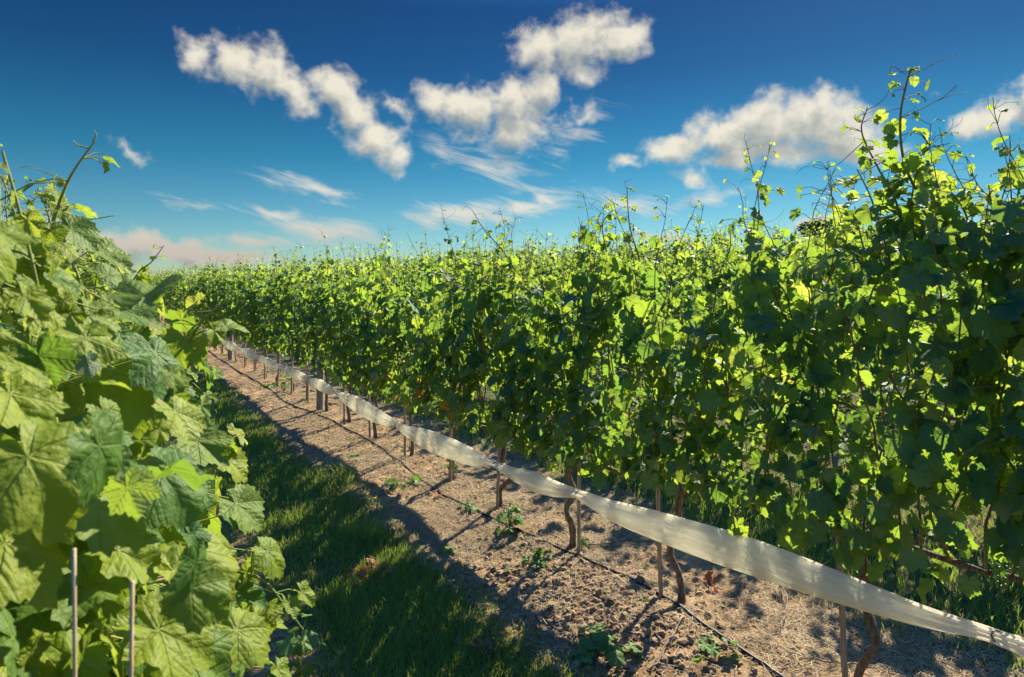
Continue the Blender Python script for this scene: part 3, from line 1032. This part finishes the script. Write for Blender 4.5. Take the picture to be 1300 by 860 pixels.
LEFT_SHOOTS = {
    0: [([(75, 560, .92), (58, 470, .92), (50, 380, .9), (25, 270, .88), (3, 192, .88)], .0042, .045, .055)],
    1: [([(30, 380, 1.32), (62, 300, 1.32), (78, 250, 1.32), (95, 215, 1.32), (120, 180, 1.32)], .0042, .05, .055),
        ([(190, 520, 1.32), (222, 480, 1.25), (243, 430, 1.2), (262, 402, 1.18), (290, 380, 1.16)], .0035, .075, .07),
        ([(235, 600, 1.3), (265, 570, 1.3), (300, 552, 1.28)], .003, .045, .04),
        ([(270, 720, 1.25), (330, 735, 1.2), (362, 770, 1.2), (385, 800, 1.2)], .0028, .055, .045)],
    4: [([(160, 372, 3.6), (176, 346, 3.6), (193, 332, 3.6), (208, 312, 3.6)], .005, .06, .07)],
}
LEFT_TENDRILS = {1: [[(118, 180, 1.32), (122, 172, 1.32), (120, 166, 1.32)], [(112, 188, 1.32), (98, 184, 1.32), (92, 178, 1.32)], [(95, 280, 1.3), (120, 278, 1.3), (145, 274, 1.3)],
                     [(75, 420, 1.1), (110, 430, 1.1), (140, 455, 1.1), (155, 475, 1.1)], [(100, 440, 1.05), (108, 470, 1.05), (112, 500, 1.05)]]}
# large leaves close by: u, v, distance, length, normal, tip direction, tint
BIG = [
    (35, 580, .62, .105, (.2, -.75, .7), (.3, -.2, -1), .62), (120, 640, .70, .085, (.5, -.3, .9), (.8, -.3, -.5), .45), (185, 485, .92, .095, (.1, -.8, .6), (-.2, -.1, -1), .60),
    (12, 500, .66, .075, (.5, -.5, .6), (.4, -.3, -.8), .68), (205, 600, .86, .10, (.3, -.6, .7), (.2, 0, -1), .15), (250, 700, .92, .10, (.4, -.5, .8), (.3, -.1, -1), .72),
    (110, 745, .74, .085, (.2, -.4, .9), (-.7, 0, -.6), .3), (200, 800, .80, .10, (.3, -.6, .8), (.5, 0, -.7), .66), (60, 350, .95, .085, (.6, -.5, .5), (.3, 0, -.9), .55),
    (130, 320, 1.3, .085, (.5, -.4, .7), (.5, 0, -.6), .35), (160, 395, 1.35, .09, (.3, -.5, .8), (.7, 0, -.4), .25), (30, 770, .72, .09, (.3, -.2, .9), (.5, 0, -.7), .1),
    (110, 400, 1.1, .085, (.6, -.5, .6), (.2, 0, -1), .5), (235, 430, 1.2, .075, (-.1, -.8, .5), (-.2, 0, -1), .68), (40, 440, .85, .085, (.3, -.7, .6), (.1, 0, -1), .62),
    (300, 800, 1.05, .09, (.3, -.5, .8), (.3, 0, -.9), .6), (250, 560, 1.15, .085, (.3, -.6, .7), (.4, 0, -.9), .4), (100, 560, .80, .085, (.2, -.7, .8), (.7, 0, -.8), .2),
    (300, 640, 1.25, .085, (.4, -.5, .7), (.4, 0, -.9), .35), (290, 585, 1.3, .07, (.5, -.5, .6), (.4, 0, -.6), .7), (160, 560, .95, .08, (.1, -.8, .5), (-.3, 0, -1), .55),
    (340, 700, 1.2, .07, (.5, -.5, .6), (.4, 0, -.8), .5), (20, 300, .9, .07, (.4, -.6, .6), (.4, 0, -.8), .5), (90, 290, 1.2, .07, (.3, -.6, .6), (.5, 0, -.6), .3),
    (5, 690, .62, .09, (.4, -.5, .8), (.4, -.2, -.9), .66), (150, 700, .78, .075, (.5, -.5, .8), (.8, 0, -.6), .6), (240, 840, .95, .09, (.4, -.5, .8), (.6, 0, -.6), .3), (90, 840, .8, .085, (.2, -.6, .8), (-.5, 0, -.7), .5),
]
LEFT_LABEL = ['large-leaved sunlit grapevine right before the viewer, two thin stakes in it',
              'grapevine just behind the large-leaved one, a tendrilled shoot rising to the sky',
              'third grapevine along the near row, its leaves overhanging the grass',
              'fourth grapevine along the near row, mostly hidden by its neighbours',
              'grapevine far along the near row, hidden behind four others']
for i, y in enumerate([0.98, 1.75, 2.6, 3.4, 4.2, 5.1]):
    root = (XL, y, gz(XL, y) - .02)
    kl, kc = keep_left(root)
    ex = [(from_px(root, p), r_, s_, d_) for (p, r_, s_, d_) in LEFT_SHOOTS.get(i, [])] + [(from_px(root, p), 'tendril') for p in LEFT_TENDRILS.get(i, [])]
    for (u, v, D, L_, nv, tip, tn) in BIG:
        if (D < 1.0) == (i == 0) and i < 2:
            b_ = from_px(root, [(u, v, D)])[0]
            ex.append(((b_, nv, tip, L_ * .82, tn, (-.05, .06, -.02)), 'leaf'))
    pr = make_vine(520 + i, 'hi', top=[1.80, 1.84, 1.80, 1.76, 1.72, 1.7][i], zc=.6, n_shoot=[24, 22, 18, 15, 13, 12][i], keep=kl, keep_cane=kc, extra=ex,
                   face=(.35, -.35, .6), wide=1.45, dens=2.0, clusters=2, big=.86, skirt=[(230, .0, .50, .30, 1.25, .03, .066), (150, .0, .44, .35, 1.25, .035, .07), (90, 0, .4, .3, 1.2, .035, .07)][min(i, 2)])
    place_unique(pr, root, LEFT_LABEL[min(i, 4)], 'grapevines of the near row', MATS_NEAR)


y = 6.0
while y < 30:
    place_shared(MID, XL, y, 'grapevine far along the near row, hidden behind four others', 'grapevines of the near row')
    y += .9


# ------------------------------------------------------------------ stakes, posts, wires
def stake(x, y, h, lean, label, group, r=.011, name='vine_stake', mat=None, cat='stake', z0=None):
    M = Mesh()
    rng = np.random.RandomState(int(abs(x * 971 + y * 37)) + 1)
    n = 9
    t = np.linspace(0, 1, n)
    P = np.stack([lean[0] * t, lean[1] * t, -.08 + (h + .08) * t], 1) + rng.normal(0, r * .12, (n, 3)) * np.array([1, 1, 0])
    v, f = tube(P, r * (1 + rng.normal(0, .05, n)), 8)
    M.add(v, f)
    o = M.build(name, mat or STAKE, smooth=True, loc=(x, y, gz(x, y) if z0 is None else z0))
    tag(o, label, cat, group)
    return o


ST_LABEL = [None, 'pale straight stake beside the crooked brown trunk of the tallest vine',
            'pale leaning stake by the trunk whose dark arm crosses the net',
            'thin leaning stake beside the trunk by the loose soil',
            'stake against the trunk with the bushy green sucker',
            'thin stake with a leafy sprout at its foot',
            'dark weathered stake where the net is pinched',
            'short stake behind the net, second one nearer than the thick post',
            'stake just this side of the thick wooden post']
rg = random.Random(8)
for i, y in enumerate(FRONT_Y):
    if i == 0: continue
    off = [0, .02, .10, -.13, .0, -.06, .03, .05, .04][i]
    stake(X1 - .05, y + off, [0, .98, .9, .92, .9, .92, .85, .8, .8][i], (rg.uniform(-.02, .02), rg.uniform(-.05, .05)), ST_LABEL[i], 'vine stakes of the front row', r=.012)
y = 9.2
st_src = None
while y < 30:
    o = stake(X1 - .05, y, rg.uniform(.6, .9), (rg.uniform(-.02, .02), rg.uniform(-.08, .08)), 'small vine stake of the front row beyond the thick wooden post',
              'far vine stakes of the front row', r=.014)
    y += .87


def post(x, y, h, r, label, group):
    M = Mesh()
    n = 12; rng = np.random.RandomState(int(x * 100 + y * 10))
    t = np.linspace(0, 1, n)
    P = np.stack([.02 * t, .03 * t, -.1 + (h + .1) * t], 1)
    v, f = tube(P, r * (1 + rng.normal(0, .02, n)), 14)
    M.add(v, f)
    o = M.build('wooden_post', POST, loc=(x, y, gz(x, y)))
    tag(o, label, 'post', group)


post(X1 - .06, 8.62, .66, .048, 'thick grey wooden post beside the net in the front row', 'wooden posts')
post(X1 - .06, 15.0, .66, .045, 'second thick wooden post further along the front row', 'wooden posts')
post(SP * 2, 7.2, 1.84, .05, 'wooden post with its top just showing above the second row', 'wooden posts')
post(SP * 3, 15.8, 1.93, .05, 'wooden post with its top showing above the third row', 'wooden posts')

# wires
def wire(x, z, y0, y1, label, r=.0016):
    M = Mesh()
    ys = np.arange(y0, y1, 1.0)
    P = np.stack([np.full_like(ys, x), ys, z + .01 * np.sin(ys * 1.9)], 1)
    v, f = tube(P, r, 4); M.add(v, f)
    o = M.build('trellis_wire', WIRE)
    tag(o, label, 'wire', 'trellis wires')


wire(X1, 1.0, .3, 40, 'lower steel trellis wire inside the front row')
wire(X1 + .02, 1.42, .3, 40, 'upper steel trellis wire inside the front row')
z2 = gz(SP * 2, 5)
wire(SP * 2, z2 + .95, 1.0, 40, 'lower steel trellis wire of the second row')
wire(SP * 2, z2 + 1.35, 1.0, 40, 'upper steel trellis wire of the second row')


# left foreground rods
def rod(u, v0, D, zbot, lean, label):
    p = D * FW + (u - 650) / F * D * RT
    zt = H - (v0 - 355) * D / F
    M = Mesh()
    P = spline([(p[0] + lean, p[1], zbot - gz(p[0], p[1])), (p[0] + lean * .4, p[1] + .005, .6), (p[0], p[1], zt)], 14)
    P = np.array(P); P[:, :2] -= p[:2]
    v, f = tube(P, .0016 * (1 + .12 * np.sin(np.arange(14) * 2.1)), 8); M.add(v, f)
    M2 = Mesh()
    o = M.build('vine_stake', CANE_STAKE, loc=(p[0], p[1], 0))
    tag(o, label, 'stake', 'stakes of the near row')


rod(94, 697, .56, -.03, .01, 'slender upright grey stake standing among the big sunlit leaves')
rod(168, 738, .55, -.03, -.03, 'slender tilting stake beside the upright one among the big leaves')


# ------------------------------------------------------------------ rolled net
def build_net():
    knots = [(-.3, .66), (.25, .645), (.6, .625), (.95, .605), (1.5, .575), (2.0, .545), (2.5, .505), (3.0, .478), (3.6, .448), (4.3, .425), (5.0, .405), (5.7, .39), (6.8, .42), (7.7, .44), (8.6, .46), (10, .43), (12, .44), (15, .43), (20, .45), (30, .45), (34, .45)]
    cin = [.95, 3.05, 3.98, 5.72, 7.5, 8.62, 10.1, 11.6, 13.2, 15.0, 16.6, 18.5, 20.4, 22.4, 24.5, 27, 30, 33]
    rng = np.random.RandomState(4)
    ys = np.concatenate([np.arange(-.3, 9, .02), np.arange(9, 34, .06)])
    zc_ = np.interp(ys, [k[0] for k in knots], [k[1] for k in knots])
    kk = np.ones(25) / 25
    zc_ = np.convolve(np.pad(zc_, 12, 'edge'), kk, 'valid')
    cin = np.array(cin)
    dist = np.abs(ys[:, None] - cin[None]).min(1)
    width = .014 + .064 * (1 - np.exp(-(dist / .38) ** 1.25)) + .022 * vnoise(ys * 1.6, ys * 0 + 3.3)
    nearw = np.interp(ys, [0, 1.4, 3, 6], [.78, .82, 1.0, 1.05])
    width = width * nearw
    depth = .022 + .012 * vnoise(ys * 1.1, ys * 0 + 8.1) + .006
    K = 48
    th = np.arange(K) / K * 2 * PI
    Y = np.repeat(ys[:, None], K, 1); TH = np.repeat(th[None], len(ys), 0)
    # long folds running along the roll, gathering at the ties
    fold = np.zeros_like(Y)
    for q in range(7):
        fr = rng.randint(3, 11); sp = rng.uniform(.25, .9)
        fold += rng.uniform(.25, .6) * np.sin(fr * TH + 5.5 * vnoise(Y * sp, Y * 0 + q * 3.1) * 2 + q)
    gather = np.exp(-(dist / .15) ** 2)[:, None]
    amp = .075 + .15 * gather
    rr = 1 + amp * fold
    zz = np.sin(TH); xx = np.cos(TH)
    Z = zc_[:, None] + width[:, None] * zz * rr - .018 * (1 - gather) + .012 * vnoise(Y * 2.2, Y * 0 + 1.1)
    Xc = 2.40 + .02 * vnoise(ys * .9, ys * 0 + 5)
    X = Xc[:, None] + depth[:, None] * xx * rr + .012 * zz
    n = len(ys)
    i, j = np.meshgrid(np.arange(n - 1), np.arange(K), indexing='ij')
    a = i * K + j; b = i * K + (j + 1) % K; c = a + K; d = b + K
    t = np.concatenate([np.stack([a, b, d], -1).reshape(-1, 3), np.stack([a, d, c], -1).reshape(-1, 3)])
    M = Mesh(); M.add(np.stack([X, Y, Z], -1).reshape(-1, 3), t)
    root = empty('rolled_net', (2.40, 0, .5), 'long cream bird net rolled up and tied along the foot of the front row', 'net')
    o = M.build('net_roll', NET, root, loc=(-2.40, 0, -.5))
    for c in cin[:9]:
        zk = np.interp(c, ys, zc_)
        T = Mesh()
        a = np.linspace(0, 2 * PI, 20)
        wk = np.interp(c, ys, width) * 1.12
        P = np.stack([2.40 + .032 * np.cos(a), c + .012 * np.sin(a), zk + wk * np.sin(a)], 1)
        v, f = tube(P, .0026, 5, False); T.add(v, f)
        v, f = tube([(2.37, c, zk - wk * .6), (2.35, c + .012, zk - wk - .02)], [.0026, .0018], 5); T.add(v, f)
        T.build('tie', TWIG, root, loc=(-2.40, 0, -.5))


build_net()

# ------------------------------------------------------------------ drip hose
def build_hose():
    pts = [(0.6, 2.42), (1.0, 2.44), (1.6, 2.47), (2.2, 2.52), (2.6, 2.56), (3.0, 2.54), (3.4, 2.50), (4.0, 2.42), (4.6, 2.36), (5.2, 2.38), (5.9, 2.44), (6.6, 2.5), (7.5, 2.46), (8.5, 2.42), (9.6, 2.32), (11, 2.4), (13, 2.36), (18, 2.42), (28, 2.4)]
    P = spline([(x, y, 0) for y, x in pts], 320)
    z = ground_z(P[:, 0], P[:, 1])
    z = np.convolve(np.pad(z, 3, 'edge'), np.ones(7) / 7, 'valid')
    P[:, 2] = np.maximum(z, ground_z(P[:, 0], P[:, 1])) + .008
    # sinks under litter in places
    P[:, 2] -= .030 * np.clip(vnoise(P[:, 1] * 1.1, P[:, 1] * 0 + 2) * 2 - .55, 0, 1)
    M = Mesh(); v, f = tube(P, .0085, 9); M.add(v, f)
    tag(M.build('drip_hose', HOSE), 'black plastic irrigation hose lying on the dirt along the front row', 'hose')


build_hose()


# ------------------------------------------------------------------ grass
def build_grass():
    rng = np.random.RandomState(12)
    zones = [  # x0 x1 y0 y1 per m2 height width
        (.62, 2.02, .5, 4.2, 9500, .075, .0034), (.70, 1.98, 4.2, 9.0, 5200, .075, .0046), (.75, 1.95, 9.0, 17, 1900, .075, .0075), (.75, 1.95, 17, 34, 600, .08, .013),
        (3.20, 5.3, .9, 5.0, 2600, .10, .005), (3.25, 5.3, 5.0, 12, 900, .10, .008), (5.3, 7.6, 2, 12, 350, .1, .012)]
    B = []
    for (x0, x1, y0, y1, dn, h, w) in zones:
        n = int((x1 - x0) * (y1 - y0) * dn)
        x = rng.uniform(x0, x1, n); y = rng.uniform(y0, y1, n)
        xx = x + .38 * vnoise(x * 1.6 + 3, y * 1.6) + .12 * vnoise(x * 6, y * 6)
        md = row_dist(xx)
        pat = fbm(x, y, 1.5, 3)
        prob = np.clip((md - .66 + .9 * (x > 3.7)) / .26, 0.0, 1) * np.clip(1.0 + 1.3 * pat, .12, 1)
        k = rng.rand(n) < prob
        x, y, md, pat = x[k], y[k], md[k], pat[k]
        tall = (fbm(x + 40, y, 2.6, 2) > .42)
        hh = h * rng.uniform(.35, 1.25, len(x)) * (1 + 1.0 * tall) * np.clip(.55 + (md - .66) * 1.3, .5, 1.1)
        B.append(np.stack([x, y, hh, np.full(len(x), w) * rng.uniform(.7, 1.3, len(x)), md, pat], 1))
    B = np.concatenate(B); n = len(B)
    x, y, h, w, md, pat = B.T
    z = ground_z(x, y) - .004
    a = rng.uniform(0, 2 * PI, n); fa = rng.uniform(0, 2 * PI, n)
    lean = h * rng.uniform(.1, .95, n)
    dx, dy = np.cos(a), np.sin(a)
    sx, sy = np.cos(fa) * w / 2, np.sin(fa) * w / 2
    V = np.empty((n, 5, 3))
    V[:, 0] = np.stack([x - sx, y - sy, z], 1); V[:, 1] = np.stack([x + sx, y + sy, z], 1)
    mx, my, mz = x + dx * lean * .35, y + dy * lean * .35, z + h * .62
    V[:, 2] = np.stack([mx - sx * .8, my - sy * .8, mz], 1); V[:, 3] = np.stack([mx + sx * .8, my + sy * .8, mz], 1)
    V[:, 4] = np.stack([x + dx * lean, y + dy * lean, z + h * np.where(lean > .7 * h, .82, 1.0)], 1)
    T = np.array([[0, 1, 3], [0, 3, 2], [2, 3, 4]])
    TT = T[None] + (np.arange(n) * 5)[:, None, None]
    tint = rng.uniform(0, .75, n)
    dry = rng.rand(n) < np.clip(.17 + (.95 - md) * .9 - pat * .25, .04, .6)
    tint[dry] = rng.uniform(.86, 1, dry.sum())
    M = Mesh(); M.add(V.reshape(-1, 3), TT.reshape(-1, 3), 0, np.repeat(tint, 5))
    tag(M.build('grass', GRASS), 'short green grass with dry blades covering the lanes between the rows', 'grass', kind='stuff')


build_grass()


def build_litter():
    rng = np.random.RandomState(31)
    B = []
    for (x0, x1, y0, y1, dn, L, w) in [(.35, 1.0, .4, 5, 1500, .05, .002), (1.72, 3.6, .6, 4.5, 7500, .055, .0021), (1.75, 3.5, 4.5, 9, 4200, .065, .003), (1.8, 3.3, 9, 20, 1600, .08, .006)]:
        n = int((x1 - x0) * (y1 - y0) * dn)
        x = rng.uniform(x0, x1, n); y = rng.uniform(y0, y1, n)
        k = rng.rand(n) < np.clip(.55 + 1.6 * fbm(x + 9, y, 1.8, 3), .08, 1)
        x, y = x[k], y[k]; n = len(x)
        B.append(np.stack([x, y, L * rng.uniform(.3, 1.7, n), w * rng.uniform(.6, 1.6, n)], 1))
    B = np.concatenate(B); n = len(B); x, y, L, w = B.T
    a = rng.uniform(0, 2 * PI, n)
    c, s = np.cos(a), np.sin(a)
    bend = rng.normal(0, .18, n) * L
    V = np.empty((n, 6, 3))
    for q, (t, b) in enumerate([(-.5, 0), (0, 1), (.5, 0)]):
        px_ = x + c * L * t - s * bend * b; py_ = y + s * L * t + c * bend * b
        pz = ground_z(px_, py_) + .003 + rng.uniform(0, .012, n)
        V[:, 2 * q] = np.stack([px_ - s * w / 2, py_ + c * w / 2, pz], 1)
        V[:, 2 * q + 1] = np.stack([px_ + s * w / 2, py_ - c * w / 2, pz + .0005], 1)
    T = np.array([[0, 1, 3], [0, 3, 2], [2, 3, 5], [2, 5, 4]])
    TT = T[None] + (np.arange(n) * 6)[:, None, None]
    M = Mesh(); M.add(V.reshape(-1, 3), TT.reshape(-1, 3), 0, np.repeat(rng.beta(1.3, 1.2, n), 6))
    tag(M.build('straw_litter', STRAW), 'dry straw and plant litter scattered over the dirt under the vines', 'litter', kind='stuff')
    # clods
    M = Mesh()
    n = 5200
    x = rng.uniform(1.75, 3.1, n); y = rng.uniform(.8, 9, n) ** 1.0
    x[:2200] = rng.normal(2.22, .24, 2200); y[:2200] = rng.normal(2.75, .5, 2200)
    r = .004 + .012 * rng.rand(n) ** 3
    r[:2200] = .005 + .020 * rng.rand(2200) ** 3
    z = ground_z(x, y)
    dirs = ICO[0][None] * (1 + rng.uniform(-.35, .3, (n, 12, 1)))
    P = dirs * r[:, None, None] * np.array([1, 1, .75]) * rng.uniform(.75, 1.25, (n, 1, 3)) + np.stack([x, y, z + r * .25], 1)[:, None]
    TT = ICO[1][None] + (np.arange(n) * 12)[:, None, None]
    M.add(P.reshape(-1, 3), TT.reshape(-1, 3), 0, np.repeat(rng.rand(n), 12))
    tag(M.build('soil_clods', CLOD, smooth=False), 'loose brown clods of soil strewn along the dirt strip', 'soil', kind='stuff')


build_litter()


def build_seedlings():
    rng = np.random.RandomState(77)
    M = Mesh(); pos, nv, tp, sz, tn = [], [], [], [], []
    for k in range(230):
        x, y = (rng.uniform(1.7, 2.5), rng.uniform(.8, 12)) if k % 3 else (rng.uniform(.75, 3.4), rng.uniform(.8, 8))
        z = gz(x, y)
        for j in range(rng.randint(2, 8)):
            a = rng.uniform(0, 2 * PI); d = rng.uniform(.005, .035)
            pos.append((x + d * math.cos(a), y + d * math.sin(a), z + rng.uniform(.006, .02)))
            nv.append((rng.normal(0, .4), rng.normal(0, .4), 1)); tp.append((math.cos(a), math.sin(a), .1)); sz.append(rng.uniform(.006, .016)); tn.append(rng.rand() * .8)
    add_leaves(M, 'mid', pos, nv, tp, sz, tn, rng)
    tag(M.build('ground_cover', WEED), 'tiny green seedlings sprinkled over the dirt strip', 'ground cover', kind='stuff')


build_seedlings()


# ------------------------------------------------------------------ weeds and suckers
def weed(u, v, label, seed, n=16, spread=.09, height=.10, size=.034, upright=.4, group='leafy weeds and suckers on the dirt strip'):
    x, y = px_ground(u, v)
    rng = np.random.RandomState(seed)
    z = gz(x, y)
    root = empty('leafy_weed', (x, y, z), label, 'weed', group)
    S = Mesh(); L = Mesh()
    pos, nv, tp, sz, tn = [], [], [], [], []
    for k in range(n):
        a = rng.uniform(0, 2 * PI); d = spread * math.sqrt(rng.rand()); hgt = height * rng.uniform(.2, 1) * (1 - .5 * (d / spread))
        e = np.array([d * math.cos(a), d * math.sin(a), hgt])
        vv, f = tube([(0, 0, -.01), (e[0] * .4, e[1] * .4, hgt * .8), e], [.0022, .0018, .0012], 4, False); S.add(vv, f)
        out = np.array([math.cos(a), math.sin(a), 0])
        pos.append(e); nv.append(out * upright + np.array([0, 0, 1]) + rng.normal(0, .35, 3)); tp.append(out + rng.normal(0, .4, 3) - np.array([0, 0, .3]))
        sz.append(size * rng.uniform(.6, 1.2)); tn.append(rng.uniform(0, .9))
    add_leaves(L, 'hi', pos, nv, tp, sz, tn, rng)
    L.build('leaves', WEED, root); S.build('stems', SHOOT, root)


weed(646, 682, 'tall leafy sucker at the foot of a trunk beside the hose', 1, 22, .09, .26, .040, .7)
weed(686, 728, 'bushy green weed against the hose, just below the tall leafy sucker', 2, 18, .09, .14, .040)
weed(768, 832, 'large trailing leafy weed at the bottom centre in the sun', 3, 24, .16, .10, .052)
weed(905, 848, 'leafy weed with round leaves near the end of the hose at the bottom', 4, 10, .12, .10, .045)
weed(590, 655, 'small weed lying over the hose in the middle of the strip', 5, 13, .09, .08, .034)
weed(513, 618, 'spreading low weed patch between the hose and the grass', 6, 28, .17, .07, .040)
weed(568, 702, 'little round-leaved weed alone on the dirt, close to the grass', 7, 9, .055, .05, .028)
weed(770, 770, 'tiny seedling on the loose sunlit soil', 8, 7, .04, .04, .022)
weed(571, 607, 'green sprout at the foot of a thin stake behind the hose', 9, 14, .06, .22, .032, .7)
weed(520, 575, 'small sprout below the pinched net', 10, 8, .05, .16, .026, .7)
weed(738, 703, 'tiny sprout against the trunk by the loose soil', 11, 7, .05, .10, .026, .7)
weed(445, 583, 'feathery low weed beside the far part of the strip', 12, 12, .09, .05, .03)
weed(360, 500, 'distant bright sucker growing between far stakes', 13, 22, .16, .32, .045, .7)
weed(345, 492, 'distant low weed just beyond the bright far sucker', 14, 14, .18, .12, .045)
weed(380, 868, 'bright leafy shoot poking out low beside the near row', 15, 16, .10, .38, .05, .8)


# ------------------------------------------------------------------ twigs, fallen leaves, flowers
def twig(pts_px, r, label, lift=.012, group='fallen twigs on the dirt'):
    P = []
    for (u, v, dz) in pts_px:
        x, y = px_ground(u, v, dz * 0)
        P.append((x, y, gz(x, y) + lift + dz))
    P = spline(P, 16)
    rng = np.random.RandomState(len(label) + int(pts_px[0][0]))
    P[1:-1] += rng.normal(0, r * .8, (14, 3))
    o0 = P[0].copy()
    M = Mesh(); v, f = tube(P - o0, np.linspace(r, r * .5, 16), 6); M.add(v, f)
    k = 9; d = nrm(P[k + 1] - P[k]); side = np.cross(d, [0, 0, 1])
    v, f = tube([P[k] - o0, P[k] - o0 + d * .04 + side * .02 + np.array([0, 0, .01])], [r * .6, r * .3], 5); M.add(v, f)
    tag(M.build('fallen_twig', TWIG, loc=o0), label, 'twig', group)


twig([(826, 858, 0), (845, 835, .01), (868, 800, .01)], .005, 'pale pruned stick lying below the bent trunk at the bottom')
twig([(765, 728, .05), (776, 742, .01), (800, 760, 0)], .004, 'forked light twig sticking over the hose')
twig([(645, 775, .01), (654, 755, .01), (659, 742, .01)], .003, 'thin straight twig on the bare sunlit soil near the grass')
twig([(655, 786, 0), (690, 788, .01), (712, 795, 0)], .0035, 'dark twig lying level on the sunlit soil')
twig([(676, 790, .0), (690, 808, .01), (704, 828, 0)], .004, 'dark crooked twig at the shadow edge')
twig([(770, 806, 0), (780, 795, .02), (790, 785, .05)], .003, 'slim twig leaning up beside the large trailing weed')
twig([(988, 742, .0), (1000, 775, .03), (990, 810, 0)], .004, 'curved bare cane standing on the dirt below the net')
twig([(590, 668, 0), (640, 650, .01), (672, 655, 0)], .003, 'long thin twig beyond the hose in the dappled shade')
twig([(745, 700, 0), (800, 700, .01), (850, 712, 0)], .004, 'long dark twig behind the hose between two trunks')
twig([(1100, 848, 0), (1050, 852, .01), (1000, 840, 0)], .004, 'long grey twig near the foot of the crooked brown trunk')


def dead_leaves(u, v, n, spread, label, seed, name='dead_leaves'):
    x, y = px_ground(u, v)
    rng = np.random.RandomState(seed)
    for k in range(n):
        px_, py_ = x + rng.normal(0, spread), y + rng.normal(0, spread)
        M = Mesh()
        add_leaves(M, 'hi', [(0, 0, 0)], [np.array([0, 0, 1]) + rng.normal(0, .45, 3)], [rng.normal(0, 1, 3)], [rng.uniform(.03, .05)], [rng.rand()], rng)
        o = M.build('dead_leaf', LEAF_DRY, loc=(px_, py_, gz(px_, py_) + .022 + .04 * (rng.rand() if n > 4 else 0)))
        tag(o, label, 'dead leaf', label)


dead_leaves(470, 735, 14, .07, 'curled red-brown dead leaf in the clump on the shaded grass', 1)
dead_leaves(620, 828, 6, .05, 'brown dead leaf where the grass meets the sunlit soil', 2)
dead_leaves(552, 632, 3, .03, 'orange dead leaf beside the hose in the middle', 3)
dead_leaves(910, 745, 4, .06, 'reddish dead leaf behind the stake of the bent-arm vine', 4)
dead_leaves(650, 610, 3, .05, 'reddish dead leaf under the net near the middle', 5)


def yellow_leaves(y, z, n, label, seed):
    rng = np.random.RandomState(seed)
    M = Mesh()
    pos = np.stack([rng.normal(-.14, .03, n), rng.normal(0, .07, n), rng.normal(0, .05, n)], 1)
    add_leaves(M, 'hi', pos, np.tile([-1, -.5, .5], (n, 1)) + rng.normal(0, .3, (n, 3)), np.tile([0, 0, -1.], (n, 1)) + rng.normal(0, .4, (n, 3)), rng.uniform(.035, .055, n), rng.rand(n), rng)
    return M, z


for (y, z, n, sd_) in [(5.9, .72, 4, 1), (5.35, .70, 5, 2), (6.6, .70, 3, 3), (4.9, .66, 4, 4)]:
    M, z = yellow_leaves(y, z, n, '', sd_)
    own = min((o for o in C.objects if o.get('category') == 'grapevine' and abs(o.location.x - X1) < .01), key=lambda o: abs(o.location.y - y))
    o = M.build('yellow_leaves', LEAF_YELLOW, own)
    o.location = (0, y - own.location.y, z)
    o['label'] = 'yellowed leaves low on the vine'

for i, (u, v) in enumerate([(402, 688), (377, 694), (475, 640)]):
    x, y = px_ground(u, v, .05)
    root = empty('wild_flower', (x, y, gz(x, y)), ['yellow wildflower in the shaded grass, the nearer of a pair to the dirt', 'orange wildflower in the shaded grass close to the near row', 'small yellow wildflower further along the grass'][i], 'flower', 'wildflowers in the grass')
    M = Mesh(); v_, f = tube([(0, 0, 0), (.005, .003, .05), (.004, .0, .085)], .0012, 4); M.add(v_, f); M.build('stem', SHOOT, root)
    M = Mesh()
    for a in np.arange(10) / 10 * 2 * PI:
        c, s = math.cos(a), math.sin(a)
        M.add([(0, 0, 0), (.012 * c - .004 * s, .012 * s + .004 * c, .004), (.018 * c, .018 * s, .003), (.012 * c + .004 * s, .012 * s - .004 * c, .004)], [(0, 1, 2), (0, 2, 3)])
    o = M.build('blossom', FLOWER, root); o.location = (.004, 0, .086)


# ------------------------------------------------------------------ dark tree beyond the field
def tree(u, v, D, w, label, seed):
    p = D * FW + (u - 650) / F * D * RT
    ztop = H + (355 - v) * D / F
    z0 = gz(p[0], p[1])
    h = ztop - z0
    rng = np.random.RandomState(seed)
    root = empty('tree', (p[0], p[1], z0), label, 'tree', 'trees beyond the field')
    T = Mesh(); v_, f = tube([(0, 0, -.2), (.1, 0, h * .3), (0, .1, h * .7)], [.28, .2, .08], 8); T.add(v_, f)
    cl = []
    for k in range(14):
        a = rng.uniform(0, 2 * PI); e = np.array([w * .42 * math.cos(a) * rng.uniform(.3, 1), w * .42 * math.sin(a) * rng.uniform(.3, 1), h * rng.uniform(.5, .9)])
        v_, f = tube([(0, 0, h * .3), e * np.array([.5, .5, .8]), e], [.1, .06, .02], 5); T.add(v_, f); cl.append(e)
    T.build('trunk', BARK, root)
    L = Mesh(); P = []
    for e in cl:
        m = 1100
        q = nrm(rng.normal(0, 1, (m, 3))) * (rng.rand(m, 1) ** .4) * np.array([w * .2, w * .2, h * .13]) + e
        P.append(q)
    P = np.concatenate(P); P = P[P[:, 2] < h]
    add_leaves(L, 'low', P, rng.normal(0, .6, (len(P), 3)) + np.array([0, 0, .8]), rng.normal(0, 1, (len(P), 3)), rng.uniform(.07, .13, len(P)), rng.rand(len(P)), rng)
    L.build('crown', TREE_LEAF, root)


tree(1055, 279, 55, 5.0, 'dark round tree peeking over the vines against the sky', 5)
